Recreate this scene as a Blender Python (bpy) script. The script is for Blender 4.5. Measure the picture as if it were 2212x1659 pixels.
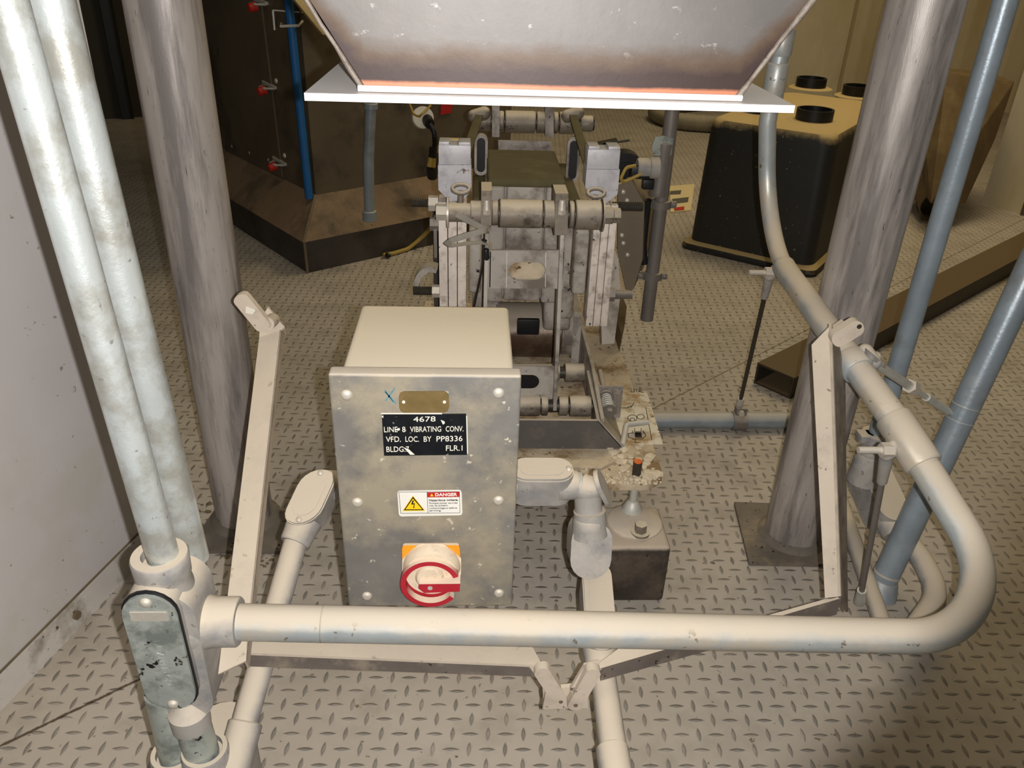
import bpy, bmesh, math, random
from mathutils import Vector, Matrix
random.seed(7)
for o in list(bpy.data.objects): bpy.data.objects.remove(o)
S = bpy.context.scene; COL = S.collection

# ------------------------------------------------------------------ camera
F, PITCH, ROLL, YAW, H = 1750.0, math.radians(28.9), math.atan2(112, 3171), math.radians(3.15), 1.1
cp, sp, cy, sy, cr, sr = math.cos(PITCH), math.sin(PITCH), math.cos(YAW), math.sin(YAW), math.cos(ROLL), math.sin(ROLL)
R0 = Vector((cy, -sy, 0)); FW = Vector((sy*cp, cy*cp, -sp)); U0 = Vector((sy*sp, cy*sp, cp))
ix = R0*cr + U0*sr; iy = U0*cr - R0*sr
cam = bpy.data.cameras.new('camera'); camo = bpy.data.objects.new('camera', cam); COL.objects.link(camo)
cam.sensor_fit = 'HORIZONTAL'; cam.sensor_width = 36.0; cam.lens = F/2212*36; cam.clip_start = .02
m3 = Matrix((ix, iy, -FW)).transposed()
camo.matrix_world = Matrix.Translation((0, 0, H)) @ m3.to_4x4()
S.camera = camo

# ------------------------------------------------------------------ light
S.view_settings.view_transform = 'Standard'; S.view_settings.look = 'None'
S.view_settings.gamma = 1.0; S.view_settings.exposure = 0.0
w = bpy.data.worlds.new('world'); S.world = w; w.use_nodes = True
bg = w.node_tree.nodes['Background']; bg.inputs[0].default_value = (1.0, .86, .62, 1); bg.inputs[1].default_value = .04
def lamp(name, kind, loc, energy, col, size=.1, target=None, **kw):
    l = bpy.data.lights.new(name, kind); l.energy = energy; l.color = col
    if kind == 'AREA': l.shape = 'RECTANGLE'; l.size = size; l.size_y = kw.get('size_y', size)
    else: l.shadow_soft_size = size
    if kind == 'SPOT': l.spot_size = kw['cone']; l.spot_blend = kw['blend']
    o = bpy.data.objects.new(name, l); COL.objects.link(o); o.location = loc
    if target: o.rotation_euler = (Vector(target)-Vector(loc)).to_track_quat('-Z', 'Y').to_euler()
    return o
# the phone's flash, an inch to the right of its lens
lamp('phone_flash', 'SPOT', (.026, 0.0, 1.1), 58, (1.0, .975, .955), .004, (-.128, .972, .776), cone=math.radians(96), blend=.17)
# warm fluorescent fittings under the ceiling of the room behind
lamp('warm_ceiling_lamp', 'AREA', (1.7, 3.6, 3.4), 50, (1.0, .82, .50), 1.4, (1.7, 3.6, 0), size_y=1.4)
lamp('near_ceiling_lamp', 'AREA', (-.3, 2.1, 3.3), 11, (1.0, .87, .62), 1.6, (-.3, 2.1, 0), size_y=.5)
lamp('added_fill_behind_camera', 'AREA', (.0, -.9, 3.1), 4.0, (1.0, .96, .91), 1.6, (.1, .9, .4), size_y=.6)  # neutral fill added behind the camera to brighten fronts, no fitting known there

# ------------------------------------------------------------------ from a sight line to a point in the room
def ray(px, py):
    dx, dy = px-1106, py-829.5
    return (dx*cr+dy*sr)*R0 - (-dx*sr+dy*cr)*U0 + F*FW
def at_z(px, py, z=0.0):
    d = ray(px, py); t = (z-H)/d.z; return Vector((d.x*t, d.y*t, z))
def at_y(px, py, y):
    d = ray(px, py); t = y/d.y; return Vector((d.x*t, y, H+d.z*t))
def at_x(px, py, x):
    d = ray(px, py); t = x/d.x; return Vector((x, d.y*t, H+d.z*t))

# ------------------------------------------------------------------ materials
def srgb(r, g, b):
    f = lambda c: c/12.92 if c <= .04045 else ((c+.055)/1.055)**2.4
    return (f(r/255), f(g/255), f(b/255), 1)
DUST = srgb(202, 189, 169)
def M(name, col, rough=.6, metal=0.0, var=.18, scale=9, col2=None, mix2=.5, scale2=3.0, stretch=(1,1,1),
      dust=0.0, dustcol=DUST, specks=0.0, speckcol=(.02,.018,.015,1), bump=.15, fine=160, spec=.4):
    m = bpy.data.materials.new(name); m.use_nodes = True; n = m.node_tree.nodes; L = m.node_tree.links
    b = n['Principled BSDF']; b.inputs['Roughness'].default_value = rough; b.inputs['Metallic'].default_value = metal
    b.inputs['Specular IOR Level'].default_value = spec
    g = n.new('ShaderNodeNewGeometry')
    vm = n.new('ShaderNodeVectorMath'); vm.operation = 'MULTIPLY'; vm.inputs[1].default_value = stretch
    L.new(g.outputs['Position'], vm.inputs[0])
    def noise(sc, det=5, r=.6):
        t = n.new('ShaderNodeTexNoise'); t.inputs['Scale'].default_value = sc; t.inputs['Detail'].default_value = det
        t.inputs['Roughness'].default_value = r; L.new(vm.outputs[0], t.inputs['Vector']); return t
    def ramp(src, a, c):
        t = n.new('ShaderNodeMapRange'); t.inputs[1].default_value = a; t.inputs[2].default_value = c
        L.new(src, t.inputs[0]); return t.outputs[0]
    def mixc(fac, A, B, mode='MIX'):
        t = n.new('ShaderNodeMix'); t.data_type = 'RGBA'; t.blend_type = mode
        if isinstance(fac, (int, float)): t.inputs[0].default_value = fac
        else: L.new(fac, t.inputs[0])
        for s, v in ((6, A), (7, B)):
            if isinstance(v, tuple): t.inputs[s].default_value = v
            else: L.new(v, t.inputs[s])
        return t.outputs[2]
    n1 = noise(scale)
    lo = tuple(c*(1-var) for c in col[:3])+(1,); hi = tuple(min(1, c*(1+var)) for c in col[:3])+(1,)
    c = mixc(ramp(n1.outputs[0], .3, .7), lo, hi)
    if col2:
        n2 = noise(scale2, 6, .65)
        c = mixc(ramp(n2.outputs[0], .62-mix2*.3, .78-mix2*.3), c, col2)
    if specks:
        n3 = noise(70, 3, .6); c = mixc(ramp(n3.outputs[0], .69-specks*.16, .73-specks*.16), c, speckcol)
    if dust:
        sx = n.new('ShaderNodeSeparateXYZ'); L.new(g.outputs['Normal'], sx.inputs[0])
        n4 = noise(25, 6, .7)
        ad = n.new('ShaderNodeMath'); ad.operation = 'MULTIPLY_ADD'; L.new(n4.outputs[0], ad.inputs[0]); ad.inputs[1].default_value = .6
        L.new(sx.outputs[2], ad.inputs[2])
        f = ramp(ad.outputs[0], .55, 1.05)
        mm = n.new('ShaderNodeMath'); mm.operation = 'MULTIPLY'; L.new(f, mm.inputs[0]); mm.inputs[1].default_value = dust
        c = mixc(mm.outputs[0], c, dustcol)
        rr = n.new('ShaderNodeMath'); rr.operation = 'MULTIPLY_ADD'; L.new(mm.outputs[0], rr.inputs[0]); rr.inputs[1].default_value = .9-rough; rr.inputs[2].default_value = rough
        L.new(rr.outputs[0], b.inputs['Roughness'])
        if metal:
            m2 = n.new('ShaderNodeMath'); m2.operation = 'MULTIPLY_ADD'; L.new(mm.outputs[0], m2.inputs[0]); m2.inputs[1].default_value = -metal; m2.inputs[2].default_value = metal
            L.new(m2.outputs[0], b.inputs['Metallic'])
    L.new(c, b.inputs['Base Color'])
    if bump:
        nb = noise(fine, 4, .6); bp = n.new('ShaderNodeBump'); bp.inputs['Strength'].default_value = bump; bp.inputs['Distance'].default_value = .002
        L.new(nb.outputs[0], bp.inputs['Height']); L.new(bp.outputs[0], b.inputs['Normal'])
    return m

MT = {}
MT['conduit'] = M('galvanized_conduit', srgb(182, 188, 188), .42, .4, .12, 14, srgb(204,192,172), .55, 7, dust=.9, specks=.12, speckcol=srgb(128,120,106), bump=.12)
MT['galv'] = M('bright_galvanized_conduit', srgb(206, 212, 210), .36, .45, .06, 14, srgb(176,175,166), .5, 16, specks=.10, speckcol=srgb(158,158,152), bump=.2, fine=220)
MT['bluepipe'] = M('bluish_galvanized_pipe', srgb(146, 157, 165), .36, .3, .15, 12, srgb(128,130,128), .3, 7, dust=.5, bump=.15)  # bluish tint of the cool flash is put into the base colour
MT['darkpipe'] = M('dull_grey_pipe', srgb(124, 118, 112), .5, .3, .12, 12, dust=.5)
MT['casting'] = M('dusty_cast_fitting', srgb(166, 161, 154), .62, .1, .14, 14, srgb(140,138,136), .5, 22, dust=.95, specks=.14, speckcol=srgb(124,116,106))
MT['cover'] = M('worn_zinc_cover', srgb(172, 177, 169), .4, .3, .16, 26, srgb(128,134,128), .5, 30, specks=.2, bump=.25)
MT['post'] = M('mill_steel_post', srgb(176, 168, 161), .42, .25, .2, 5, srgb(124,117,113), .6, 4.5, stretch=(5,5,.5), specks=.05)
MT['steelplate'] = M('dirty_base_plate', srgb(112, 104, 94), .7, .15, .2, 12, srgb(150,136,112), .4, 8, specks=.3)
MT['wallgrey'] = M('pale_grey_wall_paint', srgb(203, 198, 197), .55, 0, .05, 3, srgb(196,192,182), .3, 4, specks=.03, speckcol=srgb(150,142,130), bump=.05)
MT['trimgrey'] = M('pale_grey_trim_paint', srgb(208, 203, 196), .55, 0, .06, 6, srgb(140,130,116), .25, 9, specks=.10, speckcol=srgb(96,86,72), bump=.08)
MT['seam'] = M('brown_seam_dirt', srgb(112, 98, 78), .9, 0, .2, 20)
MT['boxpaint'] = M('dusty_grey_box_paint', srgb(160, 154, 146), .6, 0, .08, 10, dust=1.0, dustcol=srgb(212,199,174), specks=.16, speckcol=srgb(176,158,126), bump=.06)
MT['boxfront'] = M('mottled_grey_cover', srgb(118, 115, 110), .5, .15, .2, 13, srgb(156,146,126), .55, 8, dust=.8, specks=.13, speckcol=srgb(196,186,166), bump=.12)
MT['brass'] = M('tarnished_brass', srgb(126, 106, 66), .5, .35, .18, 40, srgb(140,110,84), .3, 40)
MT['black'] = M('black_plastic', srgb(26, 26, 27), .45, 0, .2, 30, bump=.05)
MT['blacktag'] = M('black_engraved_tag', srgb(20, 22, 26), .4, 0, .3, 60, bump=.03, specks=.06, speckcol=srgb(120,116,108))
MT['white'] = M('white_lettering', srgb(226, 220, 204), .6, 0, .05, 50, bump=0)
MT['labelwhite'] = M('white_label', srgb(222, 218, 208), .5, 0, .03, 30, bump=0)
MT['stainedlabel'] = M('stained_white_sheet', srgb(216, 208, 188), .6, 0, .05, 20, srgb(160,132,92), .5, 26, specks=.12, bump=.05)
MT['red'] = M('red_label', srgb(178, 34, 34), .5, 0, .05, 30, bump=0)
MT['yellow'] = M('yellow_label', srgb(244, 196, 20), .5, 0, .05, 30, bump=0)
MT['ink'] = M('black_ink', srgb(24, 22, 20), .6, 0, .1, 30, bump=0)
MT['greyink'] = M('grey_ink', srgb(96, 92, 86), .6, 0, .1, 30, bump=0)
MT['blueink'] = M('blue_marker', srgb(84, 126, 140), .7, 0, .3, 90, bump=0)
MT['orange'] = M('orange_switch_plate', srgb(236, 150, 34), .5, 0, .06, 30, dust=1.0, dustcol=srgb(214,192,162), bump=.04)
MT['switchred'] = M('dusty_red_switch', srgb(168, 36, 48), .5, 0, .10, 40, dust=1.0, dustcol=srgb(220,200,176), bump=.05)
MT['switchdust'] = M('dusty_switch_dial', srgb(214, 196, 170), .8, 0, .07, 40, srgb(190,170,150), .3, 60, bump=.2)
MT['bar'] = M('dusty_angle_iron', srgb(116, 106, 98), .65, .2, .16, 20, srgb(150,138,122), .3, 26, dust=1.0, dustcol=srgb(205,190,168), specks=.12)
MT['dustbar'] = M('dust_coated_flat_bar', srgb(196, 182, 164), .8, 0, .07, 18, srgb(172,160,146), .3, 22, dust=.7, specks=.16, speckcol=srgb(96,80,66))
MT['stainless'] = None
MT['flange'] = M('clean_white_flange', srgb(240, 235, 231), .45, 0, .02, 8, bump=.03)
MT['darkmachine'] = M('dark_brown_machine_steel', srgb(98, 87, 70), .55, .1, .2, 4, srgb(58,52,44), .4, 3, dust=.3)
MT['weld'] = M('rough_weld', srgb(128, 118, 108), .6, .2, .3, 60, srgb(86,72,60), .4, 50, bump=.5)
MT['skirt'] = M('dusty_brown_skirt', srgb(132, 110, 86), .75, .05, .14, 7, srgb(96,84,66), .4, 5, specks=.05)
MT['kick'] = M('dark_grey_kick_plate', srgb(72, 66, 60), .6, .1, .2, 6, srgb(54,48,42), .4, 4)
MT['blue'] = M('blue_hose_tape', srgb(26, 92, 150), .5, 0, .12, 20)
MT['tank'] = M('black_moulded_plastic', srgb(40, 39, 36), .55, 0, .12, 8, dust=1.0, dustcol=srgb(190,166,116), specks=.04, speckcol=srgb(140,124,92))
MT['yellowwall'] = M('cream_wall_sheet', srgb(214, 202, 174), .7, 0, .06, 1.5, srgb(196,180,142), .4, 1.2, stretch=(1,1,.3), bump=.03)
MT['brownsheet'] = M('brown_dusty_sheet', srgb(108, 90, 62), .6, .1, .15, 5, srgb(126,108,76), .35, 6)
MT['tube'] = M('dusty_square_tube', srgb(58, 50, 40), .6, .2, .2, 9, dust=.85, dustcol=srgb(108,90,62), specks=.08)
MT['cream'] = M('cream_painted_plate', srgb(206, 184, 134), .6, 0, .04, 6)
MT['darkwall'] = M('dark_back_wall', srgb(62, 58, 52), .8, 0, .1, 2)
MT['machgrey'] = M('dusty_machine_grey', srgb(172, 164, 154), .6, .1, .14, 12, srgb(116,106,96), .5, 15, dust=.5, dustcol=srgb(182,170,146), specks=.10)
MT['olive'] = M('olive_dusty_casting_top', srgb(92, 84, 56), .85, 0, .10, 10, srgb(104,94,66), .3, 12)
MT['spring'] = M('pale_leaf_spring', srgb(222, 210, 198), .55, .1, .14, 20, srgb(164,150,138), .38, 34, specks=.06)
MT['alu'] = M('chalky_aluminium_block', srgb(190, 188, 190), .5, .25, .08, 18, srgb(168,166,170), .4, 24, specks=.14, speckcol=srgb(110,96,82))
MT['roller'] = M('dust_caked_roller', srgb(136, 126, 112), .55, .3, .16, 26, srgb(88,78,66), .4, 28, dust=1.0, dustcol=srgb(206,192,168), specks=.34, speckcol=srgb(74,64,54), bump=.4, fine=70)
MT['darkgrey'] = M('dark_grey_channel', srgb(92, 88, 84), .6, .15, .12, 14, srgb(112,104,96), .3, 16, specks=.08, speckcol=srgb(150,140,126), dust=.8)
MT['threaded'] = M('dark_threaded_rod', srgb(70, 66, 58), .5, .5, .2, 60)
MT['nut'] = M('bright_zinc_nut', srgb(206, 198, 184), .45, .4, .1, 30, dust=.4)
MT['zinc'] = M('bright_zinc_hardware', srgb(198, 198, 190), .38, .35, .12, 30, dust=.4)
MT['brownmotor'] = M('brown_motor_housing', srgb(86, 66, 52), .35, .3, .2, 12, srgb(110,92,74), .35, 14, dust=.6, specks=.1)
MT['caked'] = M('caked_product_dust', srgb(194, 178, 152), .95, 0, .2, 26, srgb(136,112,80), .48, 13, specks=.30, speckcol=srgb(92,72,48), bump=.7, fine=90)
MT['crumb'] = M('pale_crumbs', srgb(206, 192, 168), .95, 0, .2, 60, bump=.3)
MT['dirt'] = M('dark_dirt_crumbs', srgb(112, 98, 78), .95, 0, .3, 60, bump=.3)
MT['rubber'] = M('dark_mount_block', srgb(66, 58, 52), .6, .1, .3, 14, srgb(96,84,72), .4, 12, dust=1.0, dustcol=srgb(182,168,150), specks=.1)
MT['orangetip'] = M('orange_stud_tip', srgb(214, 108, 44), .6, 0, .15, 60)
MT['yellowcable'] = M('yellow_cable', srgb(168, 142, 70), .5, 0, .1, 30)
MT['redclip'] = M('red_latch_cap', srgb(196, 48, 34), .45, 0, .08, 40)
MT['greyhose'] = M('grey_corrugated_hose', srgb(132, 124, 104), .7, 0, .1, 20, dust=.5)
MT['paper'] = M('printed_paper', srgb(224, 206, 160), .8, 0, .03, 20)
MT['tie'] = M('grey_cable_tie', srgb(142, 136, 124), .6, 0, .15, 40, dust=.5)
MT['brownbox'] = M('brown_grey_terminal_box', srgb(118, 106, 88), .6, .1, .12, 10, dust=.9, dustcol=srgb(206,186,146))

# floor: dusty tread plate, raised lugs rubbed clear of dust, two plate seams
def floor_material():
    m = bpy.data.materials.new('dusty_tread_plate'); m.use_nodes = True; n = m.node_tree.nodes; L = m.node_tree.links
    b = n['Principled BSDF']; b.inputs['Specular IOR Level'].default_value = .3
    g = n.new('ShaderNodeNewGeometry'); s = n.new('ShaderNodeSeparateXYZ'); L.new(g.outputs['Position'], s.inputs[0])
    def mt(op, a, c=None, d=None):
        t = n.new('ShaderNodeMath'); t.operation = op
        for i, v in enumerate((a, c, d)):
            if v is None: continue
            if isinstance(v, (int, float)): t.inputs[i].default_value = v
            else: L.new(v, t.inputs[i])
        return t.outputs[0]
    X, Y = s.outputs[0], s.outputs[1]
    C = .0279
    u = mt('DIVIDE', mt('ADD', mt('ADD', X, mt('MULTIPLY', Y, -.070)), .1128+.0577), C)
    v = mt('DIVIDE', mt('ADD', mt('ADD', Y, mt('MULTIPLY', X, .018)), -.822), C*.985)
    iu, iv = mt('ROUND', u), mt('ROUND', v)
    fu, fv = mt('SUBTRACT', u, iu), mt('SUBTRACT', v, iv)
    par = mt('MODULO', mt('ABSOLUTE', mt('ADD', iu, iv)), 2.0)      # 0: lug along v, 1: lug along u
    a = mt('ADD', mt('MULTIPLY', par, fu), mt('MULTIPLY', mt('SUBTRACT', 1.0, par), fv))
    c = mt('ADD', mt('MULTIPLY', par, fv), mt('MULTIPLY', mt('SUBTRACT', 1.0, par), fu))
    prof = mt('SUBTRACT', 1.0, mt('POWER', mt('DIVIDE', mt('ABSOLUTE', a), .475), 2.0))
    e = mt('SUBTRACT', mt('MULTIPLY', prof, .125), mt('ABSOLUTE', c))
    mask = n.new('ShaderNodeMapRange'); mask.inputs[1].default_value = -.012; mask.inputs[2].default_value = .045; L.new(e, mask.inputs[0])
    hgt = n.new('ShaderNodeMapRange'); hgt.inputs[1].default_value = -.02; hgt.inputs[2].default_value = .075; L.new(e, hgt.inputs[0])
    def noise(sc, det=5, r=.6):
        t = n.new('ShaderNodeTexNoise'); t.inputs['Scale'].default_value = sc; t.inputs['Detail'].default_value = det; t.inputs['Roughness'].default_value = r
        L.new(g.outputs['Position'], t.inputs['Vector']); return t.outputs[0]
    def rg(src, a_, b_):
        t = n.new('ShaderNodeMapRange'); t.inputs[1].default_value = a_; t.inputs[2].default_value = b_; L.new(src, t.inputs[0]); return t.outputs[0]
    def mix(f, A, B):
        t = n.new('ShaderNodeMix'); t.data_type = 'RGBA'
        if isinstance(f, (int, float)): t.inputs[0].default_value = f
        else: L.new(f, t.inputs[0])
        for i, q in ((6, A), (7, B)):
            if isinstance(q, tuple): t.inputs[i].default_value = q
            else: L.new(q, t.inputs[i])
        return t.outputs[2]
    base = mix(rg(noise(2.2), .35, .65), srgb(170, 160, 147), srgb(184, 175, 163))
    base = mix(rg(noise(9), .5, .75), base, srgb(156, 147, 134))
    lug = mix(rg(noise(30), .35, .65), srgb(126, 120, 112), srgb(146, 139, 129))
    lugf = mt('MULTIPLY', mask.outputs[0], rg(noise(14), .25, .5))
    col = mix(lugf, base, lug)
    col = mix(rg(noise(46, 3, .7), .665, .70), col, srgb(118, 104, 82))
    def seam(p, q, wd):
        dx, dy = q[0]-p[0], q[1]-p[1]; l = math.hypot(dx, dy); nx, ny = -dy/l, dx/l
        d = mt('ABSOLUTE', mt('ADD', mt('ADD', mt('MULTIPLY', X, nx), mt('MULTIPLY', Y, ny)), -(p[0]*nx+p[1]*ny)))
        wob = mt('MULTIPLY', noise(60, 4), wd*1.6)
        return rg(mt('SUBTRACT', wob, d), 0.0, wd*.5)
    p, q = at_z(0, 1612), at_z(285, 1475)
    col = mix(mt('MULTIPLY', seam(p, q, .005), mt('LESS_THAN', X, -.40)), col, srgb(84, 72, 58))
    p, q = at_z(1440, 868), at_z(1700, 735)
    col = mix(mt('MULTIPLY', seam(p, q, .003), mt('GREATER_THAN', X, .3)), col, srgb(112, 98, 72))
    L.new(col, b.inputs['Base Color'])
    b.inputs['Roughness'].default_value = .72
    bp = n.new('ShaderNodeBump'); bp.inputs['Strength'].default_value = .9; bp.inputs['Distance'].default_value = .0022
    hh = mt('ADD', hgt.outputs[0], mt('MULTIPLY', noise(120), .12)); L.new(hh, bp.inputs['Height']); L.new(bp.outputs[0], b.inputs['Normal'])
    return m
MT['floor'] = floor_material()

# hopper: brushed stainless with a brown heat-tint band above its lower weld and up its corners
def hopper_material(z0, xl, xr, slope_l, slope_r):
    m = bpy.data.materials.new('heat_tinted_stainless'); m.use_nodes = True; n = m.node_tree.nodes; L = m.node_tree.links
    b = n['Principled BSDF']; g = n.new('ShaderNodeNewGeometry'); s = n.new('ShaderNodeSeparateXYZ'); L.new(g.outputs['Position'], s.inputs[0])
    def mt(op, a, c=None, d=None):
        t = n.new('ShaderNodeMath'); t.operation = op
        for i, v in enumerate((a, c, d)):
            if v is None: continue
            if isinstance(v, (int, float)): t.inputs[i].default_value = v
            else: L.new(v, t.inputs[i])
        return t.outputs[0]
    def noise(sc, st=(1,1,1), det=6):
        vm = n.new('ShaderNodeVectorMath'); vm.operation = 'MULTIPLY'; vm.inputs[1].default_value = st; L.new(g.outputs['Position'], vm.inputs[0])
        t = n.new('ShaderNodeTexNoise'); t.inputs['Scale'].default_value = sc; t.inputs['Detail'].default_value = det; t.inputs['Roughness'].default_value = .65
        L.new(vm.outputs[0], t.inputs['Vector']); return t.outputs[0]
    def rg(src, a_, b_):
        t = n.new('ShaderNodeMapRange'); t.inputs[1].default_value = a_; t.inputs[2].default_value = b_; L.new(src, t.inputs[0]); return t.outputs[0]
    def mix(f, A, B):
        t = n.new('ShaderNodeMix'); t.data_type = 'RGBA'; L.new(f, t.inputs[0])
        for i, q in ((6, A), (7, B)):
            if isinstance(q, tuple): t.inputs[i].default_value = q
            else: L.new(q, t.inputs[i])
        return t.outputs[2]
    X, Z = s.outputs[0], s.outputs[2]
    dz = mt('SUBTRACT', Z, z0)
    el = mt('SUBTRACT', mt('ADD', X, mt('MULTIPLY', dz, slope_l)), xl)          # distance in from the left seam
    er = mt('SUBTRACT', xr, mt('SUBTRACT', X, mt('MULTIPLY', dz, slope_r)))
    edge = mt('MINIMUM', mt('ABSOLUTE', el), mt('ABSOLUTE', er))
    d = mt('MINIMUM', dz, mt('ADD', mt('MULTIPLY', edge, .9), mt('MULTIPLY', dz, .35)))
    d = mt('ADD', d, mt('MULTIPLY', mt('SUBTRACT', noise(26, (1,1,2)), .5), .022))
    base = mix(rg(noise(5), .35, .65), srgb(88, 84, 81), srgb(104, 99, 95))
    base = mix(rg(noise(55, (1,1,1.6)), .635, .68), base, srgb(140, 136, 133))
    c = mix(rg(d, .046, .030), base, srgb(78, 60, 44))
    c = mix(rg(d, .030, .018), c, srgb(50, 33, 28))
    c = mix(rg(mt('ADD', dz, mt('MULTIPLY', mt('SUBTRACT', noise(30), .5), .004)), .0075, .0045), c, srgb(182, 116, 86))
    L.new(c, b.inputs['Base Color']); b.inputs['Roughness'].default_value = .5; b.inputs['Metallic'].default_value = .2
    bp = n.new('ShaderNodeBump'); bp.inputs['Strength'].default_value = .08; bp.inputs['Distance'].default_value = .002; L.new(noise(60), bp.inputs['Height']); L.new(bp.outputs[0], b.inputs['Normal'])
    return m

# ------------------------------------------------------------------ mesh helpers
def V(*a): return Vector(a)
def frame(d):
    d = d.normalized(); a = V(0, 0, 1) if abs(d.z) < .9 else V(1, 0, 0)
    u = a.cross(d).normalized(); return u, d.cross(u)
def fillet(pts, r, n=10):
    pts = [Vector(p) for p in pts]; out = [pts[0]]
    rs = r if isinstance(r, (list, tuple)) else [r]*(len(pts)-2)
    for i in range(1, len(pts)-1):
        A, B, C_ = pts[i-1], pts[i], pts[i+1]; d1, d2 = (A-B).normalized(), (C_-B).normalized()
        ang = d1.angle(d2)
        if ang > math.pi-.02 or rs[i-1] <= 0: out.append(B); continue
        t = rs[i-1]/math.tan(ang/2); cc = B+(d1+d2).normalized()*(rs[i-1]/math.sin(ang/2))
        s_, e_ = B+d1*t-cc, B+d2*t-cc; tot = s_.angle(e_); ax = s_.cross(e_).normalized()
        for k in range(n+1): out.append(cc+Matrix.Rotation(tot*k/n, 3, ax) @ s_)
    out.append(pts[-1]); return out

class MB:
    def __init__(s): s.bm = bmesh.new()
    def _add(s, tb, bev=0, seg=2):
        if bev:
            bmesh.ops.bevel(tb, geom=[e for e in tb.edges if len(e.link_faces) == 2 and e.calc_face_angle(0) > .5], offset=bev, segments=seg, affect='EDGES', profile=.6)
        bmesh.ops.recalc_face_normals(tb, faces=tb.faces)
        me = bpy.data.meshes.new('t'); tb.to_mesh(me); tb.free(); s.bm.from_mesh(me); bpy.data.meshes.remove(me); return s
    def box(s, a, b, bev=0, rot=None, seg=2):
        a, b = Vector(a), Vector(b); tb = bmesh.new(); bmesh.ops.create_cube(tb, size=1)
        c = (a+b)/2; d = b-a
        for v in tb.verts: v.co = V(v.co.x*abs(d.x), v.co.y*abs(d.y), v.co.z*abs(d.z))
        if bev: s_ = 1
        if bev:
            bmesh.ops.bevel(tb, geom=list(tb.edges), offset=bev, segments=seg, affect='EDGES', profile=.6); bv = 0
        for v in tb.verts:
            if rot: v.co = rot @ v.co
            v.co += c
        return s._add(tb)
    def bar(s, p0, p1, wdt, hgt, up=(0,0,1), bev=0):
        # rectangular bar from p0 to p1: wdt along the side axis, hgt along up
        p0, p1, up = Vector(p0), Vector(p1), Vector(up); d = (p1-p0); l = d.length; d.normalize()
        sd = d.cross(up).normalized(); up = sd.cross(d).normalized()
        R = Matrix((sd, d, up)).transposed()
        return s.box((p0+p1)/2-V(wdt/2, l/2, hgt/2), (p0+p1)/2+V(wdt/2, l/2, hgt/2), bev, R)
    def cyl(s, p0, p1, r, r2=None, seg=28, bev=0):
        p0, p1 = Vector(p0), Vector(p1); r2 = r if r2 is None else r2; u, v = frame(p1-p0); tb = bmesh.new()
        A = [tb.verts.new(p0+(u*math.cos(t)+v*math.sin(t))*r) for t in [2*math.pi*k/seg for k in range(seg)]]
        B = [tb.verts.new(p1+(u*math.cos(t)+v*math.sin(t))*r2) for t in [2*math.pi*k/seg for k in range(seg)]]
        for k in range(seg): tb.faces.new((A[k], A[(k+1)%seg], B[(k+1)%seg], B[k]))
        tb.faces.new(A[::-1]); tb.faces.new(B)
        return s._add(tb, bev)
    def lathe(s, p0, ax, prof, seg=32):
        # prof: list of (distance along ax, radius); open ends are capped where radius > 0
        p0, ax = Vector(p0), Vector(ax).normalized(); u, v = frame(ax); tb = bmesh.new(); rings = []
        for h_, r in prof:
            rings.append([tb.verts.new(p0+ax*h_+(u*math.cos(2*math.pi*k/seg)+v*math.sin(2*math.pi*k/seg))*max(r, 1e-5)) for k in range(seg)])
        for A, B in zip(rings, rings[1:]):
            for k in range(seg): tb.faces.new((A[k], A[(k+1)%seg], B[(k+1)%seg], B[k]))
        tb.faces.new(rings[0][::-1]); tb.faces.new(rings[-1]); return s._add(tb)
    def tube(s, p0, p1, ro, ri, seg=32):
        p0, p1 = Vector(p0), Vector(p1); u, v = frame(p1-p0); tb = bmesh.new(); R = []
        for p, r in ((p0, ro), (p1, ro), (p1, ri), (p0, ri)):
            R.append([tb.verts.new(p+(u*math.cos(2*math.pi*k/seg)+v*math.sin(2*math.pi*k/seg))*r) for k in range(seg)])
        for i in range(4):
            A, B = R[i], R[(i+1)%4]
            for k in range(seg): tb.faces.new((A[k], A[(k+1)%seg], B[(k+1)%seg], B[k]))
        return s._add(tb)
    def sweep(s, pts, r, seg=20, sec=None, up0=None):
        # round (or, with sec = (half width, half thickness), ribbon) section along pts
        pts = [Vector(p) for p in pts]; tb = bmesh.new(); T = []
        for i in range(len(pts)):
            a = pts[min(i+1, len(pts)-1)]-pts[max(i-1, 0)]; T.append(a.normalized())
        u, _ = frame(T[0])
        if up0: u = (Vector(up0)-T[0]*Vector(up0).dot(T[0])).normalized()
        rings = []
        for i, p in enumerate(pts):
            if i: u = (T[i-1].rotation_difference(T[i]) @ u); u = (u-T[i]*u.dot(T[i])).normalized()
            v = T[i].cross(u); rr = r[i] if isinstance(r, (list, tuple)) else r
            if sec: ring = [p+u*a*sec[0]+v*b_*sec[1] for a, b_ in ((-1,-1),(1,-1),(1,1),(-1,1))]
            else: ring = [p+(u*math.cos(2*math.pi*k/seg)+v*math.sin(2*math.pi*k/seg))*rr for k in range(seg)]
            rings.append([tb.verts.new(q) for q in ring])
        for A, B in zip(rings, rings[1:]):
            k_ = len(A)
            for k in range(k_): tb.faces.new((A[k], A[(k+1)%k_], B[(k+1)%k_], B[k]))
        tb.faces.new(rings[0][::-1]); tb.faces.new(rings[-1]); return s._add(tb)
    def prism(s, poly, ext, bev=0, seg=2):
        # planar polygon (3-D points) pushed along ext
        ext = Vector(ext); tb = bmesh.new(); A = [tb.verts.new(Vector(p)) for p in poly]; B = [tb.verts.new(Vector(p)+ext) for p in poly]
        k_ = len(A)
        tb.faces.new(A[::-1]); tb.faces.new(B)
        for k in range(k_): tb.faces.new((A[k], A[(k+1)%k_], B[(k+1)%k_], B[k]))
        return s._add(tb, bev, seg)
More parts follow.
